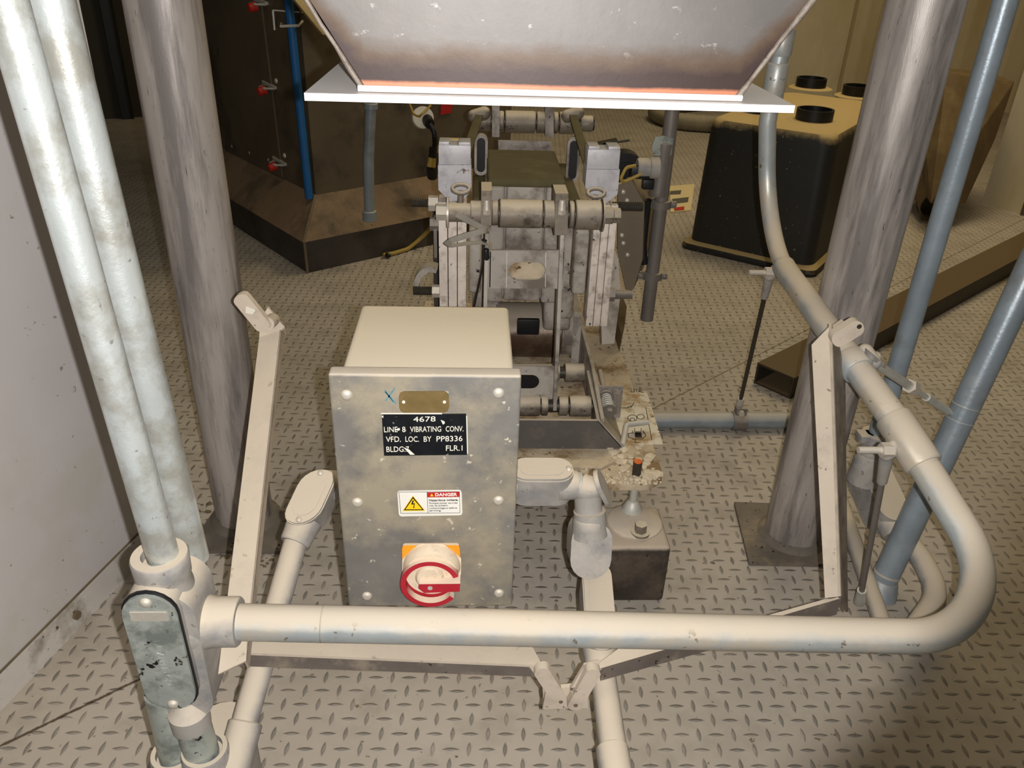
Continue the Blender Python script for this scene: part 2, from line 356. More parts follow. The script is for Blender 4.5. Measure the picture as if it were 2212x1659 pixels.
    def hull(s, pts, bev=0):
        tb = bmesh.new()
        for p in pts: tb.verts.new(Vector(p))
        bmesh.ops.convex_hull(tb, input=tb.verts); return s._add(tb, bev)
    def hexa(s, p0, p1, r, bev=.0008): return s.cyl(p0, p1, r, seg=6, bev=bev)
    def dome(s, p, ax, r, h_):
        return s.lathe(p, ax, [(0, r), (h_*.45, r*.9), (h_*.8, r*.6), (h_, r*.15)], 18)
    def capsule(s, p0, p1, r, n=6, seg=20):
        p0, p1 = Vector(p0), Vector(p1); l = (p1-p0).length
        pr = [(-r*math.cos(math.pi/2*k/n), r*math.sin(math.pi/2*k/n)) for k in range(n+1)]+[(l+r*math.sin(math.pi/2*k/n), r*math.cos(math.pi/2*k/n)) for k in range(n+1)]
        return s.lathe(p0, p1-p0, pr, seg)
    def blob(s, c, r, jit=.25):
        tb = bmesh.new(); bmesh.ops.create_icosphere(tb, subdivisions=1, radius=1)
        for v in tb.verts: v.co = Vector(c)+Vector((v.co.x*r[0], v.co.y*r[1], v.co.z*r[2]))*(1+random.uniform(-jit, jit))
        return s._add(tb)
    def text(s, txt, o_, ux, uy, size, depth=.0004, width=None, align='LEFT', bold=0):
        cu = bpy.data.curves.new('t', 'FONT'); cu.body = txt; cu.size = 1; cu.extrude = 0; cu.align_x = align; cu.offset = bold; cu.resolution_u = 3
        ob = bpy.data.objects.new('t', cu); COL.objects.link(ob)
        me = bpy.data.meshes.new_from_object(ob.evaluated_get(bpy.context.evaluated_depsgraph_get()))
        xs = [v.co.x for v in me.vertices]; k = size
        kx = (width/(max(xs)-min(xs))) if width else k
        x0 = min(xs) if align == 'LEFT' else 0
        ux, uy, o_ = Vector(ux).normalized(), Vector(uy).normalized(), Vector(o_); nz = ux.cross(uy)
        tb = bmesh.new(); tb.from_mesh(me)
        r_ = bmesh.ops.extrude_face_region(tb, geom=list(tb.faces))
        for v in [e for e in r_['geom'] if isinstance(e, bmesh.types.BMVert)]: v.co.z += 1
        for v in tb.verts: v.co = o_+ux*(v.co.x-x0)*kx+uy*v.co.y*k+nz*v.co.z*depth
        bpy.data.objects.remove(ob); bpy.data.curves.remove(cu); bpy.data.meshes.remove(me)
        return s._add(tb)

ORG = {}
def thing(name, loc, label, cat, group=None):
    o = bpy.data.objects.new(name, None); COL.objects.link(o); o.location = loc; o.empty_display_size = .05
    o['label'] = label; o['category'] = cat
    if group: o['group'] = group
    ORG[o.name] = Vector(loc); return o
def part(name, mb, mat, parent, label=None, smooth=38, kind=None):
    me = bpy.data.meshes.new(name); org = ORG[parent.name]
    for v in mb.bm.verts: v.co -= org
    mb.bm.to_mesh(me); mb.bm.free()
    o = bpy.data.objects.new(name, me); COL.objects.link(o); o.parent = parent
    me.materials.append(MT[mat] if isinstance(mat, str) else mat)
    for p in me.polygons: p.use_smooth = True
    me.set_sharp_from_angle(angle=math.radians(smooth))
    if label: o['label'] = label
    if kind: o['kind'] = kind
    ORG[o.name] = org; return o
def solo(name, mb, mat, label=None, cat=None, group=None, kind=None, smooth=38):
    xs = [v.co for v in mb.bm.verts]
    loc = V(sum(p.x for p in xs)/len(xs), sum(p.y for p in xs)/len(xs), min(p.z for p in xs))
    me = bpy.data.meshes.new(name)
    for v in mb.bm.verts: v.co -= loc
    mb.bm.to_mesh(me); mb.bm.free()
    o = bpy.data.objects.new(name, me); COL.objects.link(o); o.location = loc
    me.materials.append(MT[mat] if isinstance(mat, str) else mat)
    for p in me.polygons: p.use_smooth = True
    me.set_sharp_from_angle(angle=math.radians(smooth))
    if label: o['label'] = label
    if cat: o['category'] = cat
    if group: o['group'] = group
    if kind: o['kind'] = kind
    ORG[o.name] = loc; return o
# ================================================================== THE SETTING
def struct(name, mb, mat, smooth=38): return solo(name, mb, mat, kind='structure', smooth=smooth)
m = MB(); m.box((-5, -1.2, -.03), (4.2, 7.2, 0)); struct('floor', m, 'floor')
# pale panel wall on the left, its foot strip bolted on
W0, W1 = V(-.747, .908, 0), V(-.612, 1.404, 0); wd = (W1-W0).normalized(); wn = V(wd.y, -wd.x, 0)
Wa = W0-wd*1.1
m = MB(); m.prism([Wa, W1, W1+V(0,0,2.3), Wa+V(0,0,2.3)], -wn*.09); struct('wall_left', m, 'wallgrey')
def on_wall(px, py, off=0):
    d = ray(px, py); c = V(0, 0, H); t = ((W0+wn*off)-c).dot(wn)/d.dot(wn); return c+d*t
zs = on_wall(120, 1332).z
m = MB(); m.prism([Wa+wn*.0005, W1+wn*.0005, W1+wn*.0005+V(0,0,zs), Wa+wn*.0005+V(0,0,zs)], wn*.004, .001)
bb = struct('baseboard_left', m, 'trimgrey')
m = MB(); q = on_wall(163, 1328, .004); m.hexa(q, q+wn*.006, .0085); part('bolt', m, 'seam', bb, 'rusty hexagon bolt head')
m = MB(); m.bar(Wa+wn*.0015+V(0,0,zs+.001), W1+wn*.0015+V(0,0,zs+.001), .003, .004); part('joint_line', m, 'seam', bb, 'brown dirty joint above the strip')
# far walls
m = MB(); m.box((-5, 6.7, 0), (4.2, 6.8, 3.4)); struct('wall_back', m, 'yellowwall')
m = MB(); m.box((4.2, -1.2, 0), (4.3, 6.8, 3.4)); struct('wall_right', m, 'yellowwall')
m = MB(); m.box((-5, -1.2, 3.6), (4.3, 6.8, 3.7)); struct('ceiling', m, 'darkwall')
for i, (a, b) in enumerate(((1757, 1720), (1815, 1795), (1672, 1640))):       # brown run marks down the joints of the wall sheets
    m = MB(); p = at_y(a, 60, 6.69); m.box((p.x-.006, 6.692, 1.35), (p.x+.006, 6.699, 3.3)); struct('trim_%d' % (i+1), m, 'seam')
m = MB(); p = at_y(1865, 60, 6.66); m.box((p.x-.09, 6.62, 0), (p.x+.09, 6.70, 3.3), .01); struct('trim_4', m, 'yellowwall')
# wall end standing at the right edge, behind the pipes
p = at_z(2120, 440); q = at_z(2212, 464); d = (q-p).normalized()
m = MB(); m.prism([p, q+d*1.3, q+d*1.3+V(0,0,3.4), p+V(0,0,3.4)], V(-d.y, d.x, 0)*.12, .004); struct('wall_end_right', m, 'yellowwall')
m = MB(); a = p+d*.21-V(-d.y, d.x, 0)*.012; m.box(a-V(.01,.01,0), a+V(.01,.01,3.2), .003); struct('trim_5', m, 'seam')
# dark wall seen past the left post
a, b = at_z(150, 262), at_z(420, 246)
m = MB(); d = (b-a).normalized(); m.prism([a-d*2, b+d*.2, b+d*.2+V(0,0,3.3), a-d*2+V(0,0,3.3)], V(-d.y, d.x, 0)*.1); struct('wall_far_left', m, 'darkwall')
m = MB(); c = at_z(282, 256); m.prism([c-d*.05-V(-d.y, d.x, 0)*.02, c+d*.02-V(-d.y, d.x, 0)*.02, c+d*.02-V(-d.y, d.x, 0)*.02+V(0,0,3.2), c-d*.05-V(-d.y, d.x, 0)*.02+V(0,0,3.2)], V(-d.y, d.x, 0)*.02); struct('trim_6', m, 'black')

# ================================================================== POSTS
def post(x, y, lean, top, label, plate, weld_r):
    t = thing('support_post', (x, y, 0), label, 'post', 'steel pipe posts')
    m = MB(); m.cyl((x, y, .008), (x+lean, y, 2.6), .0572, seg=56); part('pipe_column', m, 'post', t)
    m = MB(); m.prism(plate, (0, 0, .009), .0015); part('base_plate', m, 'steelplate', t)
    m = MB(); m.lathe((x, y, .0088), (0,0,1), [(0, .072), (.004, .068), (.011, .0575)], 56); part('weld_bead', m, 'steelplate', t)
    return t
pl = [at_z(405, 1196), at_z(625, 1197), at_z(640, 1112), at_z(470, 1100)]
c = at_z(531, 1122); post(c.x, c.y, .0, 2.4, 'grey steel pipe post standing on a floor plate beside the pale left wall', pl, .072)
pl = [at_z(1617, 1222), at_z(1815, 1226), at_z(1800, 1098), at_z(1585, 1091)]
c = at_z(1709, 1160); post(c.x, c.y, .0, 2.4, 'grey steel pipe post on a welded floor plate to the right of the machine', pl, .075)

# ================================================================== HOPPER OVERHEAD
YF = .80; zf = at_y(1180, 214, YF).z
xl, xr = at_y(657, 205, YF).x, at_y(1717, 232, YF).x
hl, hr = at_y(783, 183, YF+.012), at_y(1594, 196, YF+.012)
tl, tr = at_y(640, -40, YF+.012), at_y(1775, -40, YF+.012)
sl_ = (hl.x-tl.x)/(tl.z-hl.z); sr_ = (tr.x-hr.x)/(tr.z-hr.z)
t = thing('feed_hopper', ((xl+xr)/2, YF+.2, zf-.012), 'stainless feed hopper with heat-tinted lower edge hanging over the grey switch box', 'hopper')
yb = YF+.30; zt = zf+.55; zb = zf+.004
def hx(x, s_, z): return x+s_*(z-hl.z)
m = MB()
def slab(q4, n_, th=.003): m.prism(q4, Vector(n_)*th)
a0, b0 = V(hl.x, YF+.012, zb), V(hr.x, YF+.012, zb); a1, b1 = V(hx(hl.x, -sl_, zt), YF+.012, zt), V(hx(hr.x, sr_, zt), YF+.012, zt)
bk = V(0, yb-YF-.024, 0)
slab([a0, b0, b1, a1], (0, 1, 0)); slab([a0+bk, b0+bk, b1+bk, a1+bk], (0, -1, 0))
slab([a0, a1, a1+bk, a0+bk], (1, 0, 0)); slab([b0, b1, b1+bk, b0+bk], (-1, 0, 0))
part('hopper_body', m, hopper_material(zf+.004, hl.x, hr.x, sl_, sr_), t)
for e0, e1 in ((a0, a1), (b0, b1)):
    m = MB(); pts = [e0+(e1-e0)*k/30+V(random.uniform(-.0008,.0008), -.001, 0) for k in range(31)]; m.sweep(pts, [.0028+random.uniform(-.0008, .0008) for _ in pts], 10); part('corner_weld', m, 'weld', t)
m = MB(); z0, z1 = zf-.007, zf
fl = [V(xl, YF, z0), V(xr, YF, z0), V(xr-.004, yb, z0), V(xl+.004, yb, z0)]
m.prism(fl, (0, 0, .007), .0025); part('bottom_flange', m, 'flange', t, 'white flange plate under the hopper')
m = MB(); m.sweep([a0+V(-.004,-.003,0), b0+V(.004,-.003,0)], .003, 10); part('bottom_weld', m, 'flange', t)

# ================================================================== CONDUITS, FRONT LEFT
def obround(c, ax, sd, L_, W_, n=10, e=1.0):
    # obround outline centred on c, long axis ax
    c, ax, sd = Vector(c), Vector(ax).normalized(), Vector(sd).normalized(); r = W_/2; h_ = max(0, L_/2-r*e); P = []
    for k in range(n+1): t_ = math.pi*k/n; P.append(c+ax*(h_+r*e*math.sin(t_))+sd*(r*math.cos(t_)))
    for k in range(n+1): t_ = math.pi+math.pi*k/n; P.append(c+ax*(-h_+r*e*math.sin(t_))+sd*(r*math.cos(t_)))
    return P
ZC = .400; YC = .695; TX, TY = -.338, .692
def pipe(name, pts, r, mat, label, cat='conduit', group=None, rings=(), fill=None):
    # a run of pipe; rings = couplings [(p0, p1, radius)]
    pts = fillet(pts, fill) if fill else [Vector(p) for p in pts]
    low = min(pts, key=lambda p: p.z)
    t = thing(name, (low.x, low.y, low.z-r), label, cat, group)
    m = MB(); m.sweep(pts, r, 28); part('pipe', m, mat, t)
    for p0, p1, rr in rings:
        p0, p1 = Vector(p0), Vector(p1); l = (p1-p0).length
        m = MB(); m.lathe(p0, p1-p0, [(0, rr-.0025), (.002, rr), (l-.002, rr), (l, rr-.0025)], 32); part('coupling', m, mat, t)
    return t
top = .535
pipe('conduit', [(TX+.004, TY, .50), (TX-.0185, TY, 1.05), (TX-.055, TY, 1.9)], .0167, 'galv', 'bright galvanized conduit rising from the top hub of the front tee fitting')
a, b = at_y(395, 1110, .78), at_y(205, 373, .78)
pipe('conduit', [(a.x, .78, .42), (b.x-.001, .78, .893), (b.x-.035, .78, 1.9)], .0202, 'galv', 'bright galvanized conduit standing just behind the one in the tee fitting')
t = thing('conduit_tee_fitting', (TX, TY, .255), 'large dusty conduit tee fitting with oval zinc cover at the lower left', 'conduit fitting')
yc0 = .652
ca, cb = at_y(313, 1282, yc0), at_y(379, 1528, yc0); cc = (ca+cb)/2; cl = (ca-cb).length; cax = (ca-cb).normalized()
cw = (at_y(403, 1400, yc0)-at_y(283, 1400, yc0)).length*.98
bz0, bz1 = .272, .472
m = MB()
m.prism(obround(cc+V(0, .004, 0), cax, (1,0,0), cl*1.0, cw*1.0), (0, .03, 0), .003)
m.prism(obround((TX+.002, yc0+.012, (bz0+bz1)/2), (0,0,1), (1,0,0), bz1-bz0, .070), (0, .066, 0), .016, 4)
m.lathe((TX, TY, bz1-.03), (0,0,1), [(0, .033), (.012, .031), (.03, .0275), (.034, .0295), (.058, .0305), (.061, .029), (.061, .019), (.050, .0185)], 40)
m.lathe((TX+.01, YC, ZC), (1,0,0), [(0, .035), (.022, .032), (.036, .0285), (.060, .0285), (.062, .027)], 40)
m.lathe((TX+.003, TY-.022, bz0+.02), (0,0,-1), [(-.006, .010), (.010, .0235), (.035, .0226)], 36)
part('fitting_body', m, 'casting', t)
m = MB(); m.prism(obround(cc+V(0, .0035, 0), cax, (1,0,0), cl*1.02, cw*1.03), (0, -.003, 0)); part('gasket', m, 'black', t)
m = MB(); m.prism(obround(cc+V(0, .0005, 0), cax, (1,0,0), cl*.985, cw*.97), (0, -.004, 0), .0015); cov = part('cover', m, 'cover', t)
sd = V(1, 0, 0); up = cax
m = MB(); m.prism([cc+up*cl*.37-sd*cw*.33+V(0,-.003,0), cc+up*cl*.37+sd*cw*.33+V(0,-.003,0), cc+up*cl*.30+sd*cw*.33+V(0,-.003,0), cc+up*cl*.30-sd*cw*.33+V(0,-.003,0)], (0, -.0016, 0), .0006); part('glare_pad', m, 'nut', cov, 'pad coloured bright for the glare on the cover')  # bright zinc colour paints the white glare on the cover
m = MB(); m.text('1\u00bc  APPLETON', cc-sd*.003+up*.022+V(0, -.0034, 0), -up+sd*.02, sd, .0105, .0007); part('cast_lettering', m, 'cover', cov)
for s_ in (1, -1):
    m = MB(); m.dome(cc+up*s_*cl*.445+V(0, -.0034, 0), (0, -1, 0), .0062, .0045); part('screw', m, 'nut', cov)
# short pipes under the tee and the two boxes they drop into at the frame's edge
ly = TY-.022
a = at_y(430, 1560, ly); b = at_y(352, 1560, ly)
pipe('conduit_nipple', [(a.x, ly, .10), (TX+.003, ly, bz0+.01)], .0205, 'cover', 'grey zinc pipe under the tee fitting, right of the pair', 'conduit', 'zinc pipes under the tee fitting')
pipe('conduit_nipple', [(b.x, ly+.008, .10), (b.x+.002, ly+.012, .30)], .0205, 'cover', 'grey zinc pipe under the oval cover, left of the pair', 'conduit', 'zinc pipes under the tee fitting')
for k, (bx, by, lb) in enumerate(((a.x-.001, ly, 'dusty conduit hub at the bottom edge, under the right of the two zinc pipes'), (b.x-.001, ly+.008, 'dusty conduit hub at the bottom edge, under the left of the two zinc pipes'))):
    t = thing('conduit_hub', (bx, by, 0), lb, 'conduit fitting', 'conduit hubs at the bottom edge')
    hz = .212 if k == 0 else .196
    m = MB(); m.lathe((bx, by, hz-.05), (0,0,1), [(0, .031), (.02, .030), (.045, .0285), (.05, .027), (.05, .0215), (.04, .0212)], 36)
    m.prism(obround((bx+.0, by+.03, 0), (0,1,0), (1,0,0), .14, .070 if k else .078), (0, 0, hz-.036), .010, 3); part('hub_body', m, 'casting', t)

# ------------------------------------------------------------------ the big guard conduit: across the front, back along the right, up behind
gp = fillet([(TX+.052, YC, ZC), (.690, YC+.002, .362), (.617, .97, .497), (.574, 1.075, .552), (.592, 1.40, .558), (.607, 1.60, .562), (.566, 1.60, .80), (.580, 1.61, 2.1)], [.118, .6, .5, 2.5, .17, 0], 18)
t = thing('guard_conduit', (.0, YC, ZC-.022), 'large dusty conduit crossing the front, bending back along the right and up behind the hopper', 'conduit')
def on_path(path, px, py):
    best = min(range(len(path)-1), key=lambda i: (Vector(proj(path[i]))-Vector((px, py))).length); return path[best], (path[best+1]-path[best]).normalized()
def proj(p):
    v = Vector(p)-V(0, 0, H); a, b, c = v.dot(R0), -v.dot(U0), v.dot(FW); a, b = F*a/c, F*b/c
    return (1106+a*cr-b*sr, 829.5+a*sr+b*cr)
def dense(path, step=.006):
    out = []
    for a, b in zip(path, path[1:]):
        k = max(1, int((b-a).length/step)); out += [a+(b-a)*i/k for i in range(k)]
    return out+[path[-1]]
gd = dense(gp)
m = MB(); m.sweep(gd, [.0211 if p.y < 1.455 else .0211-.0044*min(1, (p.y-1.455)/.006) for p in gd], 32); part('pipe', m, 'conduit', t)
for (p, q, rr) in (((1845, 770), (1868, 800), .0255), ((1925, 905), (2000, 1000), .0262), ((1697, 135), (1685, 215), .0205), ((1712, 60), (1700, 120), .0205)):
    A, _ = on_path(gd, *p); B, _ = on_path(gd, *q); d = (B-A); l = d.length
    if l < .01: continue
    m = MB(); m.lathe(A, d, [(0, .016), (0, rr-.002), (.003, rr), (l-.003, rr), (l, rr-.002), (l, .016)], 32); part('coupling', m, 'conduit', t)
m = MB(); A, d = on_path(gd, 692, 1345); m.tube(A-d*.0008, A+d*.0008, .02135, .020); part('joint_ring', m, 'tie', t)

# ------------------------------------------------------------------ angle-iron brackets lying over the two low conduits
def offs(p, v): return Vector(p)+Vector(v)
def slerp(a, b, k): return Vector(a)+(Vector(b)-Vector(a))*k
yb0, yt0 = .765, 1.15
t = thing('angle_bracket', (-.1, .74, .27), 'dust-coated angle-iron bracket left of the switch box with upright arm and pivoting paddle', 'bracket', 'angle-iron brackets')
A = [at_y(490, 1302, yb0), at_y(560, 728, yt0), at_y(608, 712, yt0), at_y(545, 1302, yb0)]
lo0, lo1 = A[0]+(A[0]-A[1])*.205, A[3]+(A[3]-A[2])*.165
fa = [lo0, A[1], A[2]+V(0,0,0), lo1]; nrm = (fa[1]-fa[0]).cross(fa[3]-fa[0]).normalized()
if nrm.y < 0: nrm = -nrm
m = MB(); m.prism(fa, nrm*.004, .001)
sd = (fa[2]-fa[1]).normalized(); m.prism([fa[2]-sd*.003, fa[3]-sd*.003, fa[3]-sd*.003+nrm*.028, fa[2]-sd*.003+nrm*.028], sd*.003)
tp = [A[1]+V(0,0,0), at_y(562, 690, yt0), at_y(580, 662, yt0+.03), at_y(615, 705, yt0), A[2]]
m.prism(tp, nrm*.004, .001)
m.prism([at_y(577, 660, yt0+.03), at_y(614, 704, yt0), at_y(614, 704, yt0)+nrm*.024, at_y(577, 660, yt0+.03)+nrm*.024], V(-.002,0,.002))
part('upright_arm', m, 'dustbar', t)
yl = .742; zb_, zt_ = .270, .297
pL, pR = at_y(462, 1437, yl), at_y(1176, 1462, yl); pLt, pRt = at_y(520, 1409, yl), at_y(1172, 1437, yl)
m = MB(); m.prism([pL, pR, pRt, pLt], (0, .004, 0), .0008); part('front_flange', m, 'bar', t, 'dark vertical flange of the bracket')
m = MB(); bkL, bkR = at_z(500, 1378, pLt.z), at_z(1150, 1398, pRt.z)
dz_ = V(0,-.0008,.0006); m.prism([pLt+dz_, pRt+dz_, bkR+V(0,0,.0006), bkL+V(0,0,.0006)], (0, 0, -.004), .0008); m.prism([pL+V(0,.001,0), pLt+V(0,.001,0), bkL, V(bkL.x-.02, bkL.y, pL.z+.003)], (.003, 0, 0)); part('top_flange', m, 'dustbar', t)
e0, e1 = at_y(1172, 1456, yl-.012), at_y(1216, 1523, yl-.012)
ax = (e1-e0).normalized(); sdv = V(ax.z, 0, -ax.x)
def lug(mb, p0, p1, wid, th, hole=None):
    ax_ = (p1-p0).normalized(); n_ = V(0, 1, 0); s_ = ax_.cross(n_).normalized(); c_ = (p0+p1)/2
    mb.prism(obround(c_, ax_, s_, (p1-p0).length, wid, 8, .75), n_*th, .002)
m = MB(); m.prism([at_y(*p, yl-.0015) for p in ((1140, 1436), (1172, 1437), (1204, 1478), (1186, 1490), (1160, 1464))], (0, .006, 0), .001); m.prism([at_y(*p, yl-.004) for p in ((1172, 1488), (1192, 1482), (1226, 1529), (1176, 1533))], (0, .006, 0), .001)
lug(m, e0-ax*.010, e1+ax*.004, .0205, .012); part('end_lug', m, 'dustbar', t)
m = MB(); q = e1-ax*.007; m.cyl(q+V(0,-.0006,0), q+V(0,.004,0), .0028); part('lug_hole', m, 'seam', t)
p0, p1 = at_y(514, 640, yt0-.035), at_y(573, 712, yt0-.035); ax = (p1-p0).normalized()
m = MB(); sv = ax.cross(V(0,1,0)).normalized(); P = obround((p0+p1)/2, ax, sv, (p1-p0).length*1.04, .024, 8, .7); m.prism(P, (0, .012, 0), .003)
pd = part('paddle', m, 'dustbar', t)
m = MB(); c = p0+(p1-p0)*.42+V(0,-.0012,0); m.prism([c-ax*.008, c+sv*.006, c+ax*.004+sv*.008, c+ax*.007, c-sv*.007], (0, .0022, 0)); part('bare_patch', m, 'white', pd, 'bare white patch')
m = MB(); q0, q1 = at_y(578, 700, yt0-.03), at_y(590, 690, yt0+.003); m.cyl(q0, q1, .010); m.dome(q0+V(0,-.0,0), (0,-1,0), .006, .004); part('pivot_stub', m, 'dustbar', t)

t = thing('angle_bracket', (.35, .80, .25), 'dust-coated angle-iron bracket right of the switch box with tall arm in front of the post', 'bracket', 'angle-iron brackets')
yt1 = 1.065; yb1 = .845
A = [at_y(1753, 745, yt1), at_y(1796, 700, yt1), at_y(1816, 1288, yb1), at_y(1782, 1292, yb1)]
nr = (A[1]-A[0]).cross(A[3]-A[0]).normalized()
if nr.y < 0: nr = -nr
m = MB(); m.prism([A[0], A[1], A[2], A[3]], nr*.004, .001); part('upright_arm', m, 'dustbar', t)
sd = (A[1]-A[0]).normalized(); m = MB(); f0, f1 = A[1]+V(0,0,0), A[2]
m.prism([f0, f1, at_y(1832, 1322, yb1+.02), at_y(1826, 800, yt1+.03), at_y(1806, 715, yt1+.03)], (-.004, 0, 0)); part('side_flange', m, 'bar', t, 'side flange of the arm, coloured darker for shade')  # darker iron colour puts the shade into this side
zr = at_y(1816, 1295, yb1).z
m = MB(); R1_, R2_ = at_z(1818, 1292, zr), at_z(1782, 1294, zr); L1, L2 = at_z(1250, 1445, zr), at_z(1285, 1396, zr)
rr_ = [at_y(1820, 1318, yb1-.005), at_y(1300, 1444, .722)]
m.prism([R1_, R2_, at_z(1560, 1357, zr-.004), at_z(1345, 1394, zr-.008), at_z(1262, 1455, zr-.012), at_z(1300, 1442, zr-.012)], (0, 0, -.004)); part('top_flange', m, 'dustbar', t)
m = MB(); Lf, Lb = at_z(1300, 1443, zr-.012), at_z(1818, 1292, zr)
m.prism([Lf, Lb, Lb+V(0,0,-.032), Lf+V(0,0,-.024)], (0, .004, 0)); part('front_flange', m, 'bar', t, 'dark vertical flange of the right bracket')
m = MB(); e0, e1 = at_y(1284, 1452, .716), at_y(1240, 1530, .716); ax = (e1-e0).normalized()
m2 = m; lug(m, e0-ax*.004, e1+ax*.004, .0195, .013)
m.prism([at_y(1262, 1440, .728), at_y(1296, 1432, .728), at_y(1278, 1478, .725), at_y(1248, 1518, .722), at_y(1232, 1490, .722)], (0, .006, 0), .001)
m.prism([at_y(1180, 1490, .732), at_y(1270, 1480, .732), at_y(1270, 1530, .730), at_y(1172, 1532, .730)], (0, .006, 0), .001)
part('end_lug', m, 'dustbar', t)
m = MB(); q = e1-ax*.006; m.cyl(q+V(0,-.0006,0), q+V(0,.004,0), .0030); part('lug_hole', m, 'seam', t)
m = MB(); p0, p1 = at_y(1808, 742, yt1-.025), at_y(1858, 704, yt1-.025); lug(m, p0-V(.006,0,0), p1+V(.004,0,.002), .026, .014)
m.prism([at_y(1790, 716, yt1), at_y(1822, 694, yt1+.01), at_y(1848, 712, yt1), at_y(1806, 748, yt1-.01)], (0, .008, 0), .001); pt_ = part('top_lug', m, 'dustbar', t)
m = MB(); q = p1-V(.001,0,.001); m.cyl(q+V(0,-.0006,0), q+V(0,.005,0), .0036); part('lug_hole', m, 'threaded', pt_)
m = MB(); q = slerp(p0, p1, .25); m.cyl(q+V(0,.013,0), q+V(.012,.05,-.03), .010); part('pivot_stub', m, 'dustbar', t)

# ================================================================== SWITCH BOX
bx0, bx1, by0, by1, bz0, bz1 = -.146, .046, .792, .982, .342, .674
t = thing('disconnect_switch_box', ((bx0+bx1)/2, (by0+by1)/2, bz0), 'dusty grey metal switch box with engraved black tag and red rotary handle', 'switch box')
m = MB(); m.box((bx0, by0, bz0), (bx1, by1, bz1), .007, seg=3); part('enclosure', m, 'boxpaint', t)
m = MB(); fx0, fx1, fz0, fz1 = -.157, .053, .341, .680; YFc = .778
m.box((fx0, YFc, fz0), (fx1, by0+.006, fz1), .0035, seg=3); cov = part('front_cover', m, 'boxfront', t, 'mottled screwed-on front cover')
def bp(px, py, off=0): return at_y(px, py, YFc-off)
for px, py in ((749, 853), (1077, 849), (772, 1085), (1077, 1081), (793, 1287), (1078, 1281)):
    m = MB(); q = bp(px, py); m.lathe(q, (0,-1,0), [(0, .0064), (.0012, .0062), (.003, .0045), (.0038, .0022)], 20); part('cover_screw', m, 'nut', cov)
def onbox(name, px4, mat, th=.0012, bev=0, off=0, par=cov, label=None):
    m = MB(); m.prism([bp(*p, off) for p in px4], (0, -th, 0), bev); return part(name, m, mat, par, label)
def rrect(x0, y0, x1, y1, x2, y2, x3, y3, k=.12):
    c = [V(x0,y0,0), V(x1,y1,0), V(x2,y2,0), V(x3,y3,0)]; out = []
    for i in range(4):
        a, b, d_ = c[i-1], c[i], c[(i+1)%4]; ll = min((a-b).length, (d_-b).length)*k*2
        for q in (b+(a-b).normalized()*ll, b+(a-b).normalized()*ll*.3+(d_-b).normalized()*ll*.3, b+(d_-b).normalized()*ll): out.append((q.x, q.y))
    return out
bt = onbox('brass_plate', rrect(861, 845, 969, 844, 971, 890, 863, 891), 'brass', .0012, label='small blank brass plate with two rivets')
for px, py in ((872, 868), (960, 868)):
    m = MB(); q = bp(px, py, .0012); m.cyl(q, q+V(0,-.0008,0), .0018, seg=14); part('rivet', m, 'white', t and cov)
m = MB()
for (a, b_) in (((831, 843), (855, 872)), ((853, 838), (833, 866)), ((832, 846), (850, 869))):
    p, q = bp(*a), bp(*b_); m.bar(p+V(0,-.0002,0), q+V(0,-.0002,0), .0004, .0016, up=(1,0,1))
part('marker_cross', m, 'blueink', cov, 'blue marker scribble')
tg = onbox('engraved_tag', [(825, 895), (1007, 893), (1009, 981), (830, 983)], 'blacktag', .0016, label='black engraved identification tag')
m = MB()
def btext(mb, s_, px0, py0, px1, py1, hpx, off, bold=0.0):
    p, q = bp(px0, py0, off), bp(px1, py1, off); hh = (bp(px0, py0-hpx, off)-p).length/.70
    mb.text(s_, p, q-p, (0, 0, 1) , hh, .0003, (q-p).length, bold=bold)
O = .0017
btext(m, '4678', 893, 911, 941, 910, 11, O)
btext(m, 'LINE', 830, 933.5, 859, 933, 11.5, O); btext(m, '8', 869, 933, 876, 933, 11.5, O); btext(m, 'VIBRATING', 886, 933, 953, 932, 11.5, O); btext(m, 'CONV.', 963, 932, 1001, 931.5, 11.5, O)
btext(m, 'VFD.', 834, 954.5, 866, 954, 11.5, O); btext(m, 'LOC.', 876, 954, 905, 954, 11.5, O); btext(m, 'BY', 915.5, 954, 932, 953.5, 11.5, O); btext(m, 'PP8336', 943, 953.5, 999, 952.5, 11.5, O)
btext(m, 'BLDG.7', 835, 976, 884, 975.5, 11.5, O); btext(m, 'FLR.1', 963.5, 973.5, 999, 973, 11.5, O)
part('engraved_lettering', m, 'white', tg)
for P in ([(852, 928), (863, 924), (864, 929), (860, 930)], [(952, 907), (960, 910), (961, 914), (957, 917)], [(871, 966), (884, 971), (888, 975), (896, 982), (886, 982), (881, 976)], [(823, 892), (955, 892), (955, 894.5), (823, 894.5)], [(1007, 898), (1009, 898), (1011, 980), (1009, 980)], [(824, 899), (828, 903), (828, 897)]):
    m = MB(); m.prism([bp(*p, O) for p in P], (0, -.0003, 0)); part('chipped_spot', m, 'white', tg, 'pale chip in the black tag')
dl = onbox('danger_label', rrect(858, 1060, 997, 1058, 999, 1112, 862, 1115, .05), 'labelwhite', .0007, label='white danger label about hazardous voltage')
O = .0008
m = MB()
def line(mb, a, b_, wpx, off=O):
    p, q = bp(*a, off), bp(*b_, off); mb.bar(p, q, .0002, wpx*.00054, up=(q-p).cross(V(0,1,0)))
for a, b_ in (((861.5, 1063), (992.5, 1062)), ((992.5, 1062), (993.5, 1108)), ((993.5, 1108), (866, 1109)), ((866, 1109), (861.5, 1063)), ((922.5, 1063), (924.5, 1108.5)), ((923, 1074), (993, 1073))): line(m, a, b_, .9)
btext(m, 'Hazardous voltage.', 926.5, 1082.6, 990, 1081.6, 4.2, O, .02)
